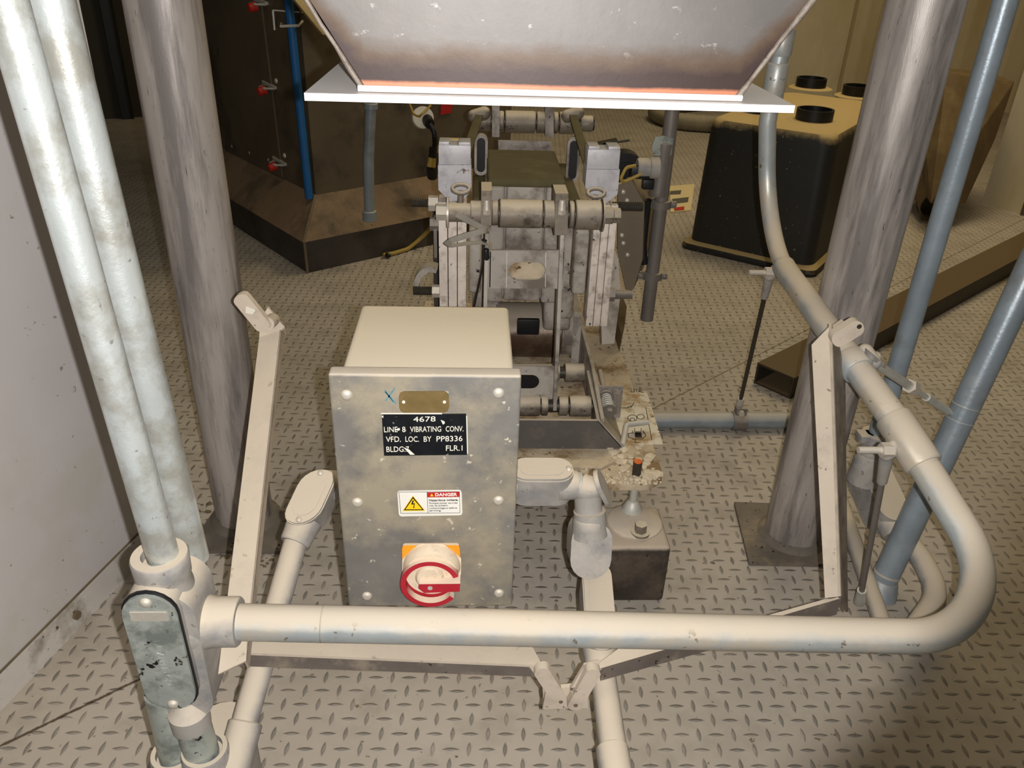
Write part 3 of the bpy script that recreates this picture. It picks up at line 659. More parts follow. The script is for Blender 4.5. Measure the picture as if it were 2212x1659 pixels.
btext(m, 'Multiple power sources', 927, 1088.6, 988, 1087.6, 3.6, O); btext(m, 'may be present.', 927, 1093.8, 968, 1093.2, 3.6, O)
btext(m, 'Lockout/tagout before', 927.5, 1099.4, 987, 1098.6, 3.6, O); btext(m, 'servicing.', 927.5, 1104.6, 953, 1104.2, 3.6, O)
part('printed_text', m, 'ink', dl)
m = MB(); m.prism([bp(*p, O) for p in ((923, 1063.5), (992, 1062.5), (992.5, 1072.8), (923.4, 1073.8))], (0, -.0002, 0)); rb = part('red_header', m, 'red', dl)
m = MB(); btext(m, 'DANGER', 940, 1071.6, 987.5, 1071, 6.4, O+.0003, .03); part('header_lettering', m, 'labelwhite', dl)
m = MB(); m.prism([bp(*p, O+.0002) for p in ((932.5, 1066), (929, 1072), (936.5, 1071.9))], (0, -.0002, 0)); m.prism([bp(*p, O) for p in ((892, 1070.5), (918.5, 1103.5), (869, 1104))], (0, -.0002, 0), .0003); part('yellow_triangle', m, 'yellow', dl)
m = MB(); m.prism([bp(*p, O+.0002) for p in ((892, 1072.5), (916, 1102), (872, 1102.4))], (0, -.0001, 0)); part('black_triangle', m, 'ink', dl)
m = MB(); m.prism([bp(*p, O+.0004) for p in ((892, 1077), (912, 1100), (876, 1100.2))], (0, -.0001, 0)); part('triangle_field', m, 'yellow', dl)
m = MB(); m.prism([bp(*p, O+.0006) for p in ((891, 1081), (894.5, 1081), (892, 1087.5), (896.5, 1087), (894.5, 1094.5), (896.5, 1094.5), (893.3, 1098), (892, 1094.2), (893.6, 1094.3), (893.6, 1089.5), (888, 1090))], (0, -.0001, 0)); part('voltage_bolt', m, 'ink', dl)
sw = onbox('switch_plate', rrect(869, 1173.5, 993, 1173, 996, 1235, 870, 1236, .05), 'orange', .004, .001, label='orange backing plate of the switch')
m = MB()
for P in ([(905, 1174), (958, 1174), (996, 1205), (996, 1240), (869, 1240), (869, 1207)],): m.prism([bp(*p, .0042) for p in P], (0, -.001, 0))
m.lathe(bp(933, 1222, .004), (0, -1, 0), [(0, .0355), (.008, .0350), (.013, .0325), (.016, .0315), (.016, .0)], 48)
dial = part('switch_dial', m, 'switchdust', cov)
ctr = bp(930, 1257, .022); Rr = (bp(994, 1257, .022)-bp(866, 1257, .022)).length/2
m = MB()
arc = lambda a0, a1, n=40, r=Rr-.003: [ctr+V(math.cos(a)*r, 0, math.sin(a)*r) for a in [math.radians(a0+(a1-a0)*k/n) for k in range(n+1)]]
m.sweep(arc(20, 322), .004, 12, sec=(.005, .0032), up0=(0,-1,0))
m.lathe(ctr+V(0,.018,0), (0,-1,0), [(0, Rr*.97), (.010, Rr*.95), (.011, Rr*.80)], 48)
ring = part('handle_ring', m, 'switchred', cov, 'red ring of the rotary handle')
m = MB(); m.lathe(ctr+V(0,.016,0), (0,-1,0), [(0, Rr*.84), (.006, Rr*.84)], 48)
m.lathe(ctr+V(-.001,.010,.007), (0,-1,0), [(0, Rr*.50), (.010, Rr*.48), (.013, Rr*.42)], 40); part('handle_face', m, 'switchdust', cov)
m = MB(); y_ = ctr.y-.012
m.prism([at_y(905, 1262, y_), at_y(994, 1261, y_), at_y(993, 1278, y_), at_y(917, 1281, y_), at_y(904, 1271, y_)], (0, .026, 0), .0012)
g = part('handle_grip', m, 'switchred', cov, 'red pointer grip, dusty on top')
m = MB(); q = at_y(929, 1271, y_-.0005); m.cyl(q, q+V(0, .006, 0), .003); part('grip_screw', m, 'zinc', g)

# ------------------------------------------------------------------ conduits of the switch box
def conduit_body(name, c, ax, sd, L_, W_, D_, label, hubs=(), cover=True, ctop=1):
    # flat oval body: long axis ax, width along sd, cover on the face along sd x ax
    ax, sd = Vector(ax).normalized(), Vector(sd).normalized(); n_ = sd.cross(ax).normalized()
    if n_.z < 0 and abs(n_.z) > .15: n_ = -n_
    t = thing(name, c, label, 'conduit fitting'); c = Vector(c)
    m = MB(); m.prism(obround(c-n_*D_/2, ax, sd, L_, W_), n_*D_, min(W_, D_)*.24, 4)
    for p, d, l, r in hubs: m.lathe(p, d, [(0, r*1.12), (l*.5, r*1.02), (l-.003, r*.97), (l, r*.9)], 32)
    part('fitting_body', m, 'casting', t)
    if cover:
        m = MB(); m.prism(obround(c+n_*D_/2, ax, sd, L_*.97, W_*.93), n_*.004, .0016); cv = part('cover', m, 'casting', t)
        m = MB(); m.prism(obround(c+n_*(D_/2+.0036), ax, sd, L_*.70, W_*.62), n_*.0012, .0005); part('raised_panel', m, 'casting', cv)
        for s_ in (1, -1):
            m = MB(); m.dome(c+n_*(D_/2+.0035)+ax*s_*L_*.42, n_, .0048, .003); part('screw', m, 'nut', cv)
    return t
# left side
c0, c1 = at_z(700, 1035, .385), at_z(652, 1140, .345)
ax = (c0-c1).normalized(); cc = (c0+c1)/2
conduit_body('conduit_fitting', cc, ax, (1, 0, 0), (c0-c1).length*1.12, .052, .05, 'dusty conduit elbow fitting against the left side of the switch box', [(c1+ax*.01, -ax, .035, .0225), (V(cc.x+.01, cc.y+.03, cc.z+.01), (1, 0, .0), .062, .021)])
p1 = at_z(503, 1659, .175); dd = (p1-c1).normalized()
k0 = at_z(524, 1525, .25)
pipe('conduit', [c1-ax*.02, p1+dd*.16], .0167, 'casting', 'dusty low conduit running from the left side of the switch box toward the bottom edge', 'conduit', None, [(p1-dd*.055, p1+dd*.03, .0215)])
# right side
hz = at_y(1150, 1042, .92)
conduit_body('conduit_fitting', (.096, .92, hz.z), (1, 0, 0), (0, 1, .15), .088, .046, .046, 'dusty conduit fitting sticking out of the right side of the switch box', [((.12, .92, hz.z-.004), (1, 0, 0), .028, .021), ((.062, .92, hz.z), (-1, 0, 0), .022, .021)])
e0 = V(.140, .92, hz.z-.004); e1 = V(.205, .915, hz.z-.022); e2 = at_y(1272, 1118, .905)
t = thing('elbow_fitting', (e1.x, e1.y, e2.z), 'worn grey elbow fitting with angled cap turning down beside the switch box', 'conduit fitting')
ec = V(e2.x-.004, .915, hz.z-.008); m = MB(); m.cyl(e0+V(.010,0,0), ec, .0190); m.capsule(ec-V(.001,0,0), ec+V(.001,0,0), .0203); m.cyl(ec, e2, .0195); m.lathe(e2+V(0,0,.012), (e2-V(e2.x-.004, .915, hz.z-.008)), [(0, .0225), (.022, .0235), (.024, .021)], 32); part('elbow_body', m, 'casting', t)
cn = V(.86, -.12, .42).normalized(); q = V(e2.x-.002, .912, hz.z-.010)+cn*.0175
m = MB(); ua, ub = frame(cn); m.prism(obround(q, V(.42,.1,-.83), cn.cross(V(.42,.1,-.83)), .058, .040), cn*.006, .002); part('elbow_cap', m, 'casting', t)
m = MB(); m.lathe(e0-V(.006,0,0), (1,0,0), [(0, .0185)]+[(.0012*i, .0185+.0012*(i%2)) for i in range(1, 17)], 28); part('nipple_thread', m, 'zinc', t)
b0 = at_y(1272, 1125, .90); b1 = at_y(1278, 1235, .885)
bc = (b0+b1)/2
axv = (b0-b1).normalized()
conduit_body('conduit_fitting', bc+V(.0,.012,-.006), V(0.02,.35,1), (1, 0, 0), .086, .058, .05, 'broad dusty conduit body under the elbow beside the dark mount block', [(bc+axv*.02, axv, .028, .023)], cover=False)
r0, r1 = at_z(1284, 1240, .262), at_z(1297, 1420, .236); axr = (r0-r1).normalized(); rc = (r0+r1)/2
conduit_body('conduit_fitting', rc, axr, (1, 0, 0), (r0-r1).length*1.05, .044, .046, 'dusty conduit fitting with long cover passing under the front guard conduit', [(r1+axr*.012, -axr, .03, .0215)])
q1 = at_z(1330, 1659, .222); dd = (q1-r1).normalized()
pipe('conduit', [r1+axr*.005, q1+dd*.3], .0172, 'casting', 'dusty low conduit running from under the switch box to the bottom edge, right of centre', 'conduit', None, [(at_z(1322, 1616, .2235), q1+dd*.03, .0205)])
# ================================================================== PIPES AT THE RIGHT
R1X = .786
pipe('conduit', [(R1X, 1.30, .262), (R1X-.001, 1.30, 2.1)], .0185, 'bluepipe', 'upright bluish conduit behind the guard conduit, rising out of a dusty union')
b0 = V(.783, 1.30, .0)
t = thing('conduit_union', (.783, 1.30, .235), 'dusty notched union joining the upright bluish conduit to the floor fitting', 'conduit fitting')
m = MB(); c = at_y(1880, 955, 1.29); m.lathe((.783, 1.30, .232), (0,0,1), [(0, .0265), (.006, .0265), (.010, .0235), (.026, .0235), (.030, .0285), (.048, .0285), (.050, .022)], 10); part('union_nut', m, 'casting', t)
m = MB(); m.box((.745, 1.282, .266), (.775, 1.312, .282), .004); part('union_lug', m, 'casting', t)
h0, h1 = at_z(1868, 1010, .16), at_z(1922, 1128, .11); ax = (h0-h1).normalized(); hc = (h0+h1)/2
conduit_body('conduit_fitting', hc, ax, V(1, .2, 0), (h0-h1).length*1.2, .066, .062, 'large dusty conduit fitting slanting down from the union beside the right post', [(V(.783, 1.300, .168), (0, 0, 1), .066, .029), (h1+ax*.01, -ax, .04, .026)], cover=False)
pth = [h1-ax*.01, at_z(1985, 1195, .09), at_z(2030, 1285, .08), at_z(1975, 1362, .07)]
pipe('conduit', pth, .020, 'casting', 'dusty curved conduit leaving the slanting fitting low behind the guard bend', 'conduit', fill=.12)
pipe('conduit', [at_z(1815, 1080, .030), at_z(1838, 1150, .03), at_z(1914, 1372, .03)], .016, 'casting', 'faint dusty conduit on the floor between the right post and the leaning pipe', 'conduit')
f0 = at_z(1896, 1282, 0.0); f1 = at_y(2170, 700, 1.24); d = (f1-f0).normalized()
t = pipe('leaning_pipe', [f0+d*.012, f0+d*2.2], .0242, 'bluepipe', 'blue-grey pipe standing in a floor socket at the right, outside the guard bend', 'pipe')
m = MB(); m.lathe(f0, d, [(0, .036), (.012, .033), (.03, .0275), (.034, .0262), (.034, .024)], 36); part('floor_socket', m, 'bluepipe', t)
m = MB(); m.tube(f0+d*.045, f0+d*.049, .0252, .024); part('ring', m, 'nut', t)
# strut from the guard conduit to the leaning pipe
def near_line(px, py, p, dr):
    o_ = V(0, 0, H); rd = ray(px, py).normalized(); w0 = o_-p; b = rd.dot(dr); k = (b*rd.dot(w0)-dr.dot(w0)) / (b*b-1); return p+dr*(-(k) if False else ((dr.dot(w0)-b*rd.dot(w0))/(1-b*b)))
S1 = near_line(2043, 878, f0, d)-V(.024, 0, 0)
S0, _ = on_path(gd, 1868, 775); S0 = S0+V(.03, 0, .004)
t = thing('turnbuckle_strut', S0, 'bright zinc threaded strut tying the guard conduit to the leaning pipe', 'strut')
dr = (S1-S0).normalized(); l = (S1-S0).length
m = MB(); m.cyl(S0+dr*.005, S0+dr*l*.46, .0072); m.cyl(S0+dr*l*.66, S0+dr*l*.96, .0072); part('sleeve', m, 'zinc', t)
m = MB(); m.cyl(S0+dr*l*.4, S0+dr*l*.7, .0048); part('threaded_rod', m, 'zinc', t)
m = MB(); m.hexa(S0+dr*l*.43, S0+dr*l*.49, .0125); part('lock_nut', m, 'nut', t)
m = MB(); m.prism(obround(S0+V(0,0,.004), dr, V(0,1,0), .062, .030), (0, 0, .008), .002); m.capsule(S0-dr*.022+V(0,.012,.006), S0-dr*.006-V(0,.004,0), .012); part('eye_lug', m, 'casting', t)
m = MB(); m.dome(S0+V(0,0,.012), (0,0,1), .0085, .006); part('bolt_head', m, 'nut', t)
Q = near_line(2043, 878, f0, d)
m = MB(); m.tube(Q-d*.014, Q-d*.0125, .0252, .024); m.tube(Q+d*.014, Q+d*.0155, .0252, .024); m.prism(obround(S1, dr, V(0,1,0), .03, .018), (0,0,.006), .001); part('clamp_band', m, 'zinc', t)
# hanger rods under the guard conduit
def hanger(px0, px1, y0, z1, label, foot):
    P0 = at_y(px0[0], px0[1], y0); P1 = at_z(px1[0], px1[1], z1); dv = (P0-P1).normalized(); lo = P1
    t = thing('hanger_rod', lo, label, 'rod', 'hanger rods')
    m = MB(); m.cyl(P1, P0, .0050, seg=16); part('rod', m, 'threaded' if foot else 'darkpipe', t)
    m = MB(); m.cyl(P0-dv*.075, P0-dv*.0, .0078, .0105, seg=18); m.capsule(P0-V(.0,0,.004), P0+V(.012,0,.012), .011); part('swivel_end', m, 'casting', t)
    m = MB(); m.cyl(P0+V(-.045,-.003,.004), P0+V(.006,-.003,.004), .0052, seg=14); part('clamp_bolt', m, 'nut', t)
    m = MB(); m.hexa(P0+V(-.012,-.003,.004), P0+V(.004,-.003,.004), .0115); part('clamp_nut', m, 'nut', t)
    m = MB(); m.cyl(P1, P1+dv*.045, .010, .008, seg=18); part('foot_sleeve', m, 'zinc', t)
    return P0, P1
hanger((1917, 975), (1857, 1300), .945, .05, 'thin grey rod hanging from a bolted swivel under the guard bend at the right', False)
fp0, fp1 = at_z(1395, 908, .024), at_z(1745, 908, .024)
pipe('floor_pipe', [fp0-V(.13,0,0), fp1+V(.05,0,0)], .021, 'bluepipe', 'grey pipe lying on the floor between the machine base and the right post', 'pipe')
P0, P1 = hanger((1663, 592), (1596, 880), 1.52, .055, 'thin dark threaded rod standing from the floor pipe up to the guard conduit', True)
t = thing('strut_clamp', (P1.x, P1.y, .0), 'small bolted strap clamp on the floor pipe at the foot of the dark rod', 'clamp')
m = MB(); m.tube(V(P1.x-.018, fp0.y, .024), V(P1.x+.018, fp0.y, .024), .0245, .0212); m.box((P1.x-.014, fp0.y-.010, .044), (P1.x+.014, fp0.y+.010, .066), .003); part('strap', m, 'darkpipe', t)
m = MB(); m.hexa(V(P1.x-.002, fp0.y-.018, .055), V(P1.x-.002, fp0.y-.008, .055), .008); part('nut', m, 'nut', t)

# ================================================================== VIBRATING CONVEYOR DRIVE
ZB = .22; BXL, BXR = -.132, .360; mx = (BXL+BXR)/2
t = thing('vibrating_conveyor_drive', (mx, 1.6, 0.146), 'dusty grey conveyor drive unit on a base plate with leaf springs and rollers', 'machine')
MACH = t
yf = 1.207
m = MB()
def rcorner(x, y, r, a0): return [V(x+r*math.cos(math.radians(a0+90*k/6)), y+r*math.sin(math.radians(a0+90*k/6)), ZB-.010) for k in range(7)]
P = rcorner(BXL+.05, yf+.05, .05, 180)+rcorner(BXR-.05, yf+.05, .05, 270)+[V(BXR, 2.06, ZB-.01), V(BXL, 2.06, ZB-.01)]
m.prism(P, (0, 0, .010), .001); bpl = part('base_plate', m, 'caked', t, 'base plate caked with pale and brown dust')
# caked heap along the front edge
m = MB()
for i in range(150):
    a = random.random(); x = BXL+.30+random.random()*(BXR-BXL-.31); y = yf+.006+abs(random.gauss(0, .018)); r_ = random.uniform(.0016, .0046)
    m.blob((x, y, ZB+r_*.3), (r_, r_, r_*.8))
for i in range(46):
    x = BXR-.055+random.gauss(0, .026); y = yf+.07+random.gauss(0, .03); r_ = random.uniform(.003, .010); 
    if x < BXR-.008: m.blob((x, max(y, yf+.012), ZB+r_*.15), (r_*1.3, r_*1.2, r_*.45))
part('crumbs', m, 'crumb', bpl, 'pale crumbs heaped on the front edge', kind='stuff')
m = MB(); yv = 1.330; a, b_, c, d_ = at_y(1345, 988, yv), at_y(1292, 909, yv), at_y(1290, 909, yv), at_y(1345, 988, yv)
zt_ = b_.z; m.prism([V(BXL+.03, yv, ZB), V(a.x, yv, ZB), V(b_.x, yv, zt_), V(BXL+.08, yv, zt_)], (0, .006, 0), .0015); part('front_channel', m, 'darkgrey', t, 'dark grey front wall with a sloping end')
m = MB(); m.prism([V(a.x+.004, yv, ZB), V(b_.x+.004, yv, zt_), V(b_.x+.002, yv+.17, zt_+.02), V(a.x+.0, yv+.17, ZB)], (-.006, 0, 0)); part('gusset', m, 'machgrey', t); m = MB(); m.prism([V(BXL+.028, yv, ZB), V(BXL+.078, yv, zt_), V(BXL+.08, yv+.17, zt_+.02), V(BXL+.03, yv+.17, ZB)], (.006, 0, 0)); part('gusset', m, 'machgrey', t)
sx = at_z(1287, 860, .29).x
for s_, xx in ((1, sx), (-1, 2*mx-sx)):
    m = MB(); m.prism([V(xx, yv+.005, ZB), V(xx, yv+.005, zt_+.004), V(xx, 1.50, .315), V(xx, 1.98, .315), V(xx, 1.98, ZB)], (.007*s_, 0, 0), .001); part('side_wall', m, 'machgrey', t)
m = MB(); zs_ = ZB+.003; m.prism([at_z(1150, 990, zs_), at_z(1330, 997, zs_), at_z(1300, 1012, zs_), at_z(1160, 1008, zs_)], (0,0,.003), .001); part('front_strip', m, 'caked', t, 'dusty strip on the front edge of the base plate')
# warning sheet on the plate, right
zl = ZB+.0012
lab = [at_z(*p, ZB) for p in ((1338, 840), (1397, 846), (1432, 960), (1324, 962))]
m = MB(); m.prism(lab, (0, 0, .0010)); lb = part('warning_sheet', m, 'stainedlabel', t, 'white printed warning sheet stuck on the plate')
m = MB()
def zl_line(pts, wpx=.0012):
    for a_, b__ in zip(pts, pts[1:]): m.bar(at_z(*a_, zl+.0006), at_z(*b__, zl+.0006), wpx, .0004)
zl_line([(1317, 905), (1324, 955)]); zl_line([(1328, 905), (1338, 957)]); zl_line([(1395, 880), (1408, 950)])
zl_line([(1371, 925), (1371, 932), (1385, 932), (1385, 925)]); zl_line([(1357, 936), (1358, 945), (1368, 947)]); zl_line([(1357, 936), (1368, 935), (1366, 930)]); zl_line([(1388, 930), (1396, 940), (1388, 948), (1366, 948)]); zl_line([(1372, 949), (1372, 956), (1384, 956)])
for (ex, ey, er, fy) in ((1384, 900, 8, .62), (1366, 903, 10, .7), (1366, 906, 5, .7)): zl_line([(ex+er*math.cos(k*.4488), ey+er*fy*math.sin(k*.4488)) for k in range(15)])
zl_line([(1326, 878), (1340, 881), (1355, 881), (1366, 876), (1370, 868)])
m.prism([at_z(*p, zl+.0006) for p in ((1371, 934), (1385, 934), (1387, 945), (1372, 945))], (0, 0, .0004))
def ztext(s_, a_, b__, hpx):
    p, q = at_z(*a_, zl+.0004), at_z(*b__, zl+.0004); hh = hpx; m.text(s_, p, q-p, V(0,0,1).cross(q-p), hh, .0004, (q-p).length)
ztext('UNCONTROLL', (1321, 909), (1327, 938), .010)
ztext('LETAL', (1364, 847), (1390, 848), .018)
part('printed_lettering', m, 'ink', lb)
m = MB(); m.prism([at_z(*p, zl) for p in ((1340, 842), (1346, 854), (1326, 850))], (0, 0, .0006)); part('yellow_triangle', m, 'yellow', lb)
m = MB(); m.prism([at_z(*p, zl+.0006) for p in ((1339, 845), (1342.5, 852), (1331, 849.5))], (0, 0, .0003)); part('triangle_mark', m, 'ink', lb)
# hook, orange-tipped stud, spring bolt
m = MB(); m.sweep(fillet([at_z(1345, 962, ZB+.006), at_z(1353, 917, ZB+.022), at_z(1399, 912, ZB+.02)], .012, 8), .0058, 14); part('hook', m, 'zinc', t, 'bent grey hook rod')
sp_ = V(.309, 1.243, 0)
m = MB(); m.cyl(V(sp_.x, sp_.y, ZB), V(sp_.x, sp_.y, .249), .0085, seg=20, bev=.001); st = part('stud', m, 'threaded', t)
m = MB(); m.cyl(V(sp_.x, sp_.y, .2485), V(sp_.x, sp_.y, .2515), .0075, seg=20, bev=.001); part('stud_tip', m, 'orangetip', st, 'orange painted stud end')
hb = at_y(1316, 888, 1.395); db = (at_y(1313, 822, 1.51)-hb).normalized(); db = V(-.01, .96, .12).normalized()
m = MB(); m.hexa(hb-db*.010, hb, .0095); m.cyl(hb, hb+db*.14, .0055, seg=16); m.cyl(hb, hb+db*.003, .0158, seg=26); m.cyl(hb+db*.045, hb+db*.049, .0165, seg=26); part('tension_bolt', m, 'darkpipe', t, 'spring-loaded tension bolt')
m = MB(); m.sweep([hb+db*(.004+.041*k/96)+V(math.cos(k*.42)*.0098, 0, math.sin(k*.42)*.0098) for k in range(97)], .0016, 8); part('coil_spring', m, 'zinc', t)
q = hb+db*.052; m = MB(); m.box((sx+.004, q.y, ZB), (sx+.062, q.y+.006, q.z+.022), .001); part('bolt_bracket', m, 'machgrey', t)
# cast gear housing
yg = 1.66
def xz(px, py, y=None): q = at_y(px, py, y if y else yg); return q
c0, c1 = xz(1055, 388), xz(1222, 388); ztop = c0.z
s0, s1 = xz(1022, 430), xz(1258, 432); zsh = s0.z-.004
z_lo = xz(1140, 655).z; z_leg = xz(1230, 695).z
yb_ = at_z(1140, 324, ztop).y; ysb = at_z(1030, 348, zsh).y
m = MB()
m.box((c0.x, yg+.02, z_lo), (c1.x, yb_, ztop-.004), .012, seg=3)
m.box((s0.x, yg+.03, z_lo), (s1.x, ysb, zsh-.003), .014, seg=3)
w_ = c1.x-c0.x
for x0, x1, dep in ((c0.x, c0.x+w_*.22, 0), (c0.x+w_*.76, c1.x, 0), (c0.x+w_*.24, c0.x+w_*.75, .010)):
    m.box((x0, yg+dep, z_lo), (x1, yg+.05, ztop-.014), .007, seg=3)
m.box((s0.x, yg+.008, z_leg), (c0.x-.002, yg+.06, zsh-.010), .012, seg=3); m.box((c1.x+.002, yg+.008, z_leg), (s1.x, yg+.06, zsh-.010), .012, seg=3)
m.box((s0.x+.004, yg+.012, z_leg-.03), (c0.x+w_*.18, yg+.16, z_lo+.02), .012, seg=3); m.box((c0.x+w_*.82, yg+.012, z_leg-.03), (s1.x-.004, yg+.16, z_lo+.02), .012, seg=3)
gh = part('gear_housing', m, 'machgrey', t)
m = MB(); m.box((c0.x-.001, yg+.002, ztop-.016), (c1.x+.001, yb_+.002, ztop), .007, seg=3); m.box((s0.x-.001, yg+.022, zsh-.030), (c0.x-.003, ysb+.002, zsh), .007, seg=3); m.box((c1.x+.003, yg+.022, zsh-.030), (s1.x+.001, ysb+.002, zsh), .007, seg=3)
part('housing_top', m, 'olive', gh, 'olive-brown dusty top of the housing')
# motor drum under it
q0, q1 = at_y(1098, 712, 1.76), at_y(1203, 712, 1.76); zr_ = (q0.z+q1.z)/2
m = MB(); m.lathe((.00, 1.76, zr_), (1,0,0), [(0, .055), (.004, .066), (.205, .066), (.209, .055)], 48); part('motor_drum', m, 'brownmotor', t, 'brown motor drum')
m = MB(); m.box((.100, 1.690, zr_+.018), (.152, 1.702, zr_+.058), .005); part('dark_hole_patch', m, 'black', t)  # black slab painting the darkness of the hole beside the drum
m = MB(); m.cyl((.207, 1.76, zr_), (.242, 1.76, zr_), .058, seg=40); part('motor_flange', m, 'machgrey', t)
q = at_y(1240, 790, 1.70); m = MB(); m.box((.236, 1.69, q.z), (sx-.006, 1.86, zr_+.075), .012, seg=3); part('belt_guard', m, 'machgrey', t)
# leaf spring stacks
ys = 1.55
def stack(xa, xb, z0, z1, lab):
    n_ = 3; wv = (xb-xa)/n_
    for k in range(n_):
        m = MB(); m.box((xa+wv*k+.0007, ys, z0), (xa+wv*(k+1)-.0007, ys+.055, z1), .0012); part('leaf_spring', m, 'spring', t)
zt1 = at_y(980, 437, ys).z; zb1 = at_y(1290, 705, ys).z
xa, xb = at_y(948, 600, ys).x, at_y(1008, 600, ys).x; stack(xa, xb, zb1, zt1, 'l'); XL0, XL1 = xa, xb
xa, xb = at_y(1273, 600, ys).x, at_y(1322, 600, ys).x; stack(xa, xb, zb1, zt1, 'r'); XR0, XR1 = xa, xb
# cast pillars inboard of the springs
for x0, x1 in ((XL1+.004, XL1+.030), (XR0-.032, XR0-.004)):
    m = MB(); m.box((x0, ys+.012, at_y(1230, 642, ys).z), (x1, ys+.07, at_y(1230, 500, ys).z), .008, seg=3); part('spring_pillar', m, 'machgrey', t)
# chalky clamp blocks
def clamp_block(px, lab):
    yk = ys-.012
    L_ = [at_y(*p, yk) for p in px]
    m = MB(); m.prism(L_, (0, .05, 0), .0012); cb = part('clamp_block', m, 'alu', t)
    a_, b__ = L_[0], L_[1]; h_ = .036
    m = MB(); m.box((a_.x+.001, yk+.006, a_.z-.002), (b__.x-.001, yk+.05, a_.z+h_), .0012); w3 = (b__.x-a_.x)
    m.box((a_.x+.002, yk+.006, a_.z+h_-.001), (a_.x+w3*.36, yk+.046, a_.z+h_+.006), .0012); m.box((a_.x+w3*.62, yk+.006, a_.z+h_-.001), (b__.x-.002, yk+.046, a_.z+h_+.006), .0012)
    part('block_head', m, 'alu', cb)
    return L_
LB = clamp_block([(946, 357), (1018, 356), (1019, 412), (1000, 432), (972, 436), (947, 410)], 0)
RB = clamp_block([(1267, 366), (1339, 367), (1334, 420), (1309, 439), (1288, 433), (1264, 404)], 0)
def eyelet(px, py):
    q = at_y(px, py, ys-.03); m = MB(); m.sweep([q+V(math.cos(a)*.016, math.sin(a)*.006, math.sin(a)*.007) for a in [k*math.pi/10 for k in range(21)]], .004, 10); m.cyl(q+V(0,0,-.004), q+V(-.002,0,-.035), .006); part('eye_bolt', m, 'roller', t)
eyelet(996, 408); eyelet(1288, 417)
# roller shafts (front upper, front lower, rear)
def rollers(name, y, z, segs, r, mat='roller', lab=None):
    for x0, x1, k in segs:
        m = MB(); l = x1-x0; m.lathe((x0, y, z), (1,0,0), [(0, r*k*.93), (.002, r*k), (l-.002, r*k), (l, r*k*.93)], 32); part('roller', m, mat, t)
    m = MB(); m.cyl((segs[0][0]-.004, y, z), (segs[-1][1]+.004, y, z), r*.62); part('shaft', m, 'threaded', t)
yr = 1.475; q = at_y(1150, 462, yr); zr1 = q.z
X = lambda px: at_y(px, 462, yr).x
rollers('front', yr, zr1, [(X(1016), X(1041), .86), (X(1062), X(1076), .86), (X(1079), X(1171), 1.0), (X(1174), X(1203), .97), (X(1229), X(1239), .97), (X(1242), X(1297), 1.05)], .0262)
for px0, px1, y0_, y1_ in ((1040, 1063, 412, 500), (1200, 1228, 418, 508)):
    m = MB(); P = [at_y(px0, y0_, yr-.03), at_y(px1, y0_, yr-.03), at_y(px1-2, y1_, yr-.03), at_y(px0-2, y1_, yr-.03)]
    m.prism(P, (0, .06, 0), .003); ck = part('clamp_saddle', m, 'roller', t)
    m = MB(); q = at_y((px0+px1)/2, 448, yr-.031); m.cyl(q+V(0,0,.014), q+V(0,0,-.004), .0055, .0075); m.hexa(q+V(0,-.002,-.004), q+V(0,-.002,-.012), .0075); part('saddle_screw', m, 'nut', ck)
q = V(X(968), yr, zr1); m = MB(); m.hexa(q-V(.022,0,0), q-V(.002,0,0), .0155); part('shaft_nut', m, 'nut', t)
m = MB(); m.cyl(q-V(.002,0,0), q+V(.0015,0,0), .029); part('washer', m, 'nut', t); m = MB(); m.cyl(q+V(.001,0,0), V(X(1018), yr, zr1), .0175); part('spacer_sleeve', m, 'roller', t)
q = V(X(1303), yr, zr1); m = MB(); m.cyl(q-V(.003,0,0), q, .031); m.hexa(q, q+V(.018,0,0), .0165); m.hexa(q+V(.019,0,0), q+V(.032,0,0), .0145); part('end_nut', m, 'roller', t)
yl_, zl_ = 1.425, .262
X2 = lambda px: at_y(px, 888, yl_).x
rollers('low', yl_, zl_, [(X2(1075), X2(1165), 1.0), (X2(1168), X2(1182), .95), (X2(1206), X2(1225), .95), (X2(1229), X2(1274), 1.0)], .0215, 'roller')
yl2 = 1.60; X3 = lambda px: at_y(px, 805, yl2).x; zl2 = at_y(1240, 805, yl2).z
rollers('mid', yl2, zl2, [(X3(1100), X3(1208), .9), (X3(1220), X3(1262), 1.0)], .0215, 'roller')
yr2 = 2.03; X4 = lambda px: at_y(px, 264, yr2).x; zr2 = at_y(1150, 264, yr2).z
rollers('rear', yr2, zr2, [(X4(1030), X4(1060), .9), (X4(1078), X4(1088), .95), (X4(1091), X4(1156), 1.0), (X4(1159), X4(1177), .97), (X4(1195), X4(1205), .97), (X4(1208), X4(1240), 1.0), (X4(1254), X4(1280), .72)], .026)
for px in ((1063, 1079), (1178, 1196)):
    m = MB(); m.prism([at_y(px[0], 230, yr2-.028), at_y(px[1], 230, yr2-.028), at_y(px[1], 296, yr2-.028), at_y(px[0], 296, yr2-.028)], (0, .05, 0), .003); part('rear_arm', m, 'machgrey', t)
m = MB(); P = [at_y(1076, 303, yr2-.05), at_y(1192, 306, yr2-.05), at_y(1190, 345, yr2-.05), at_y(1078, 345, yr2-.05)]; m.prism(P, (0, .006, 0), .002); part('rear_cross_plate', m, 'machgrey', t)
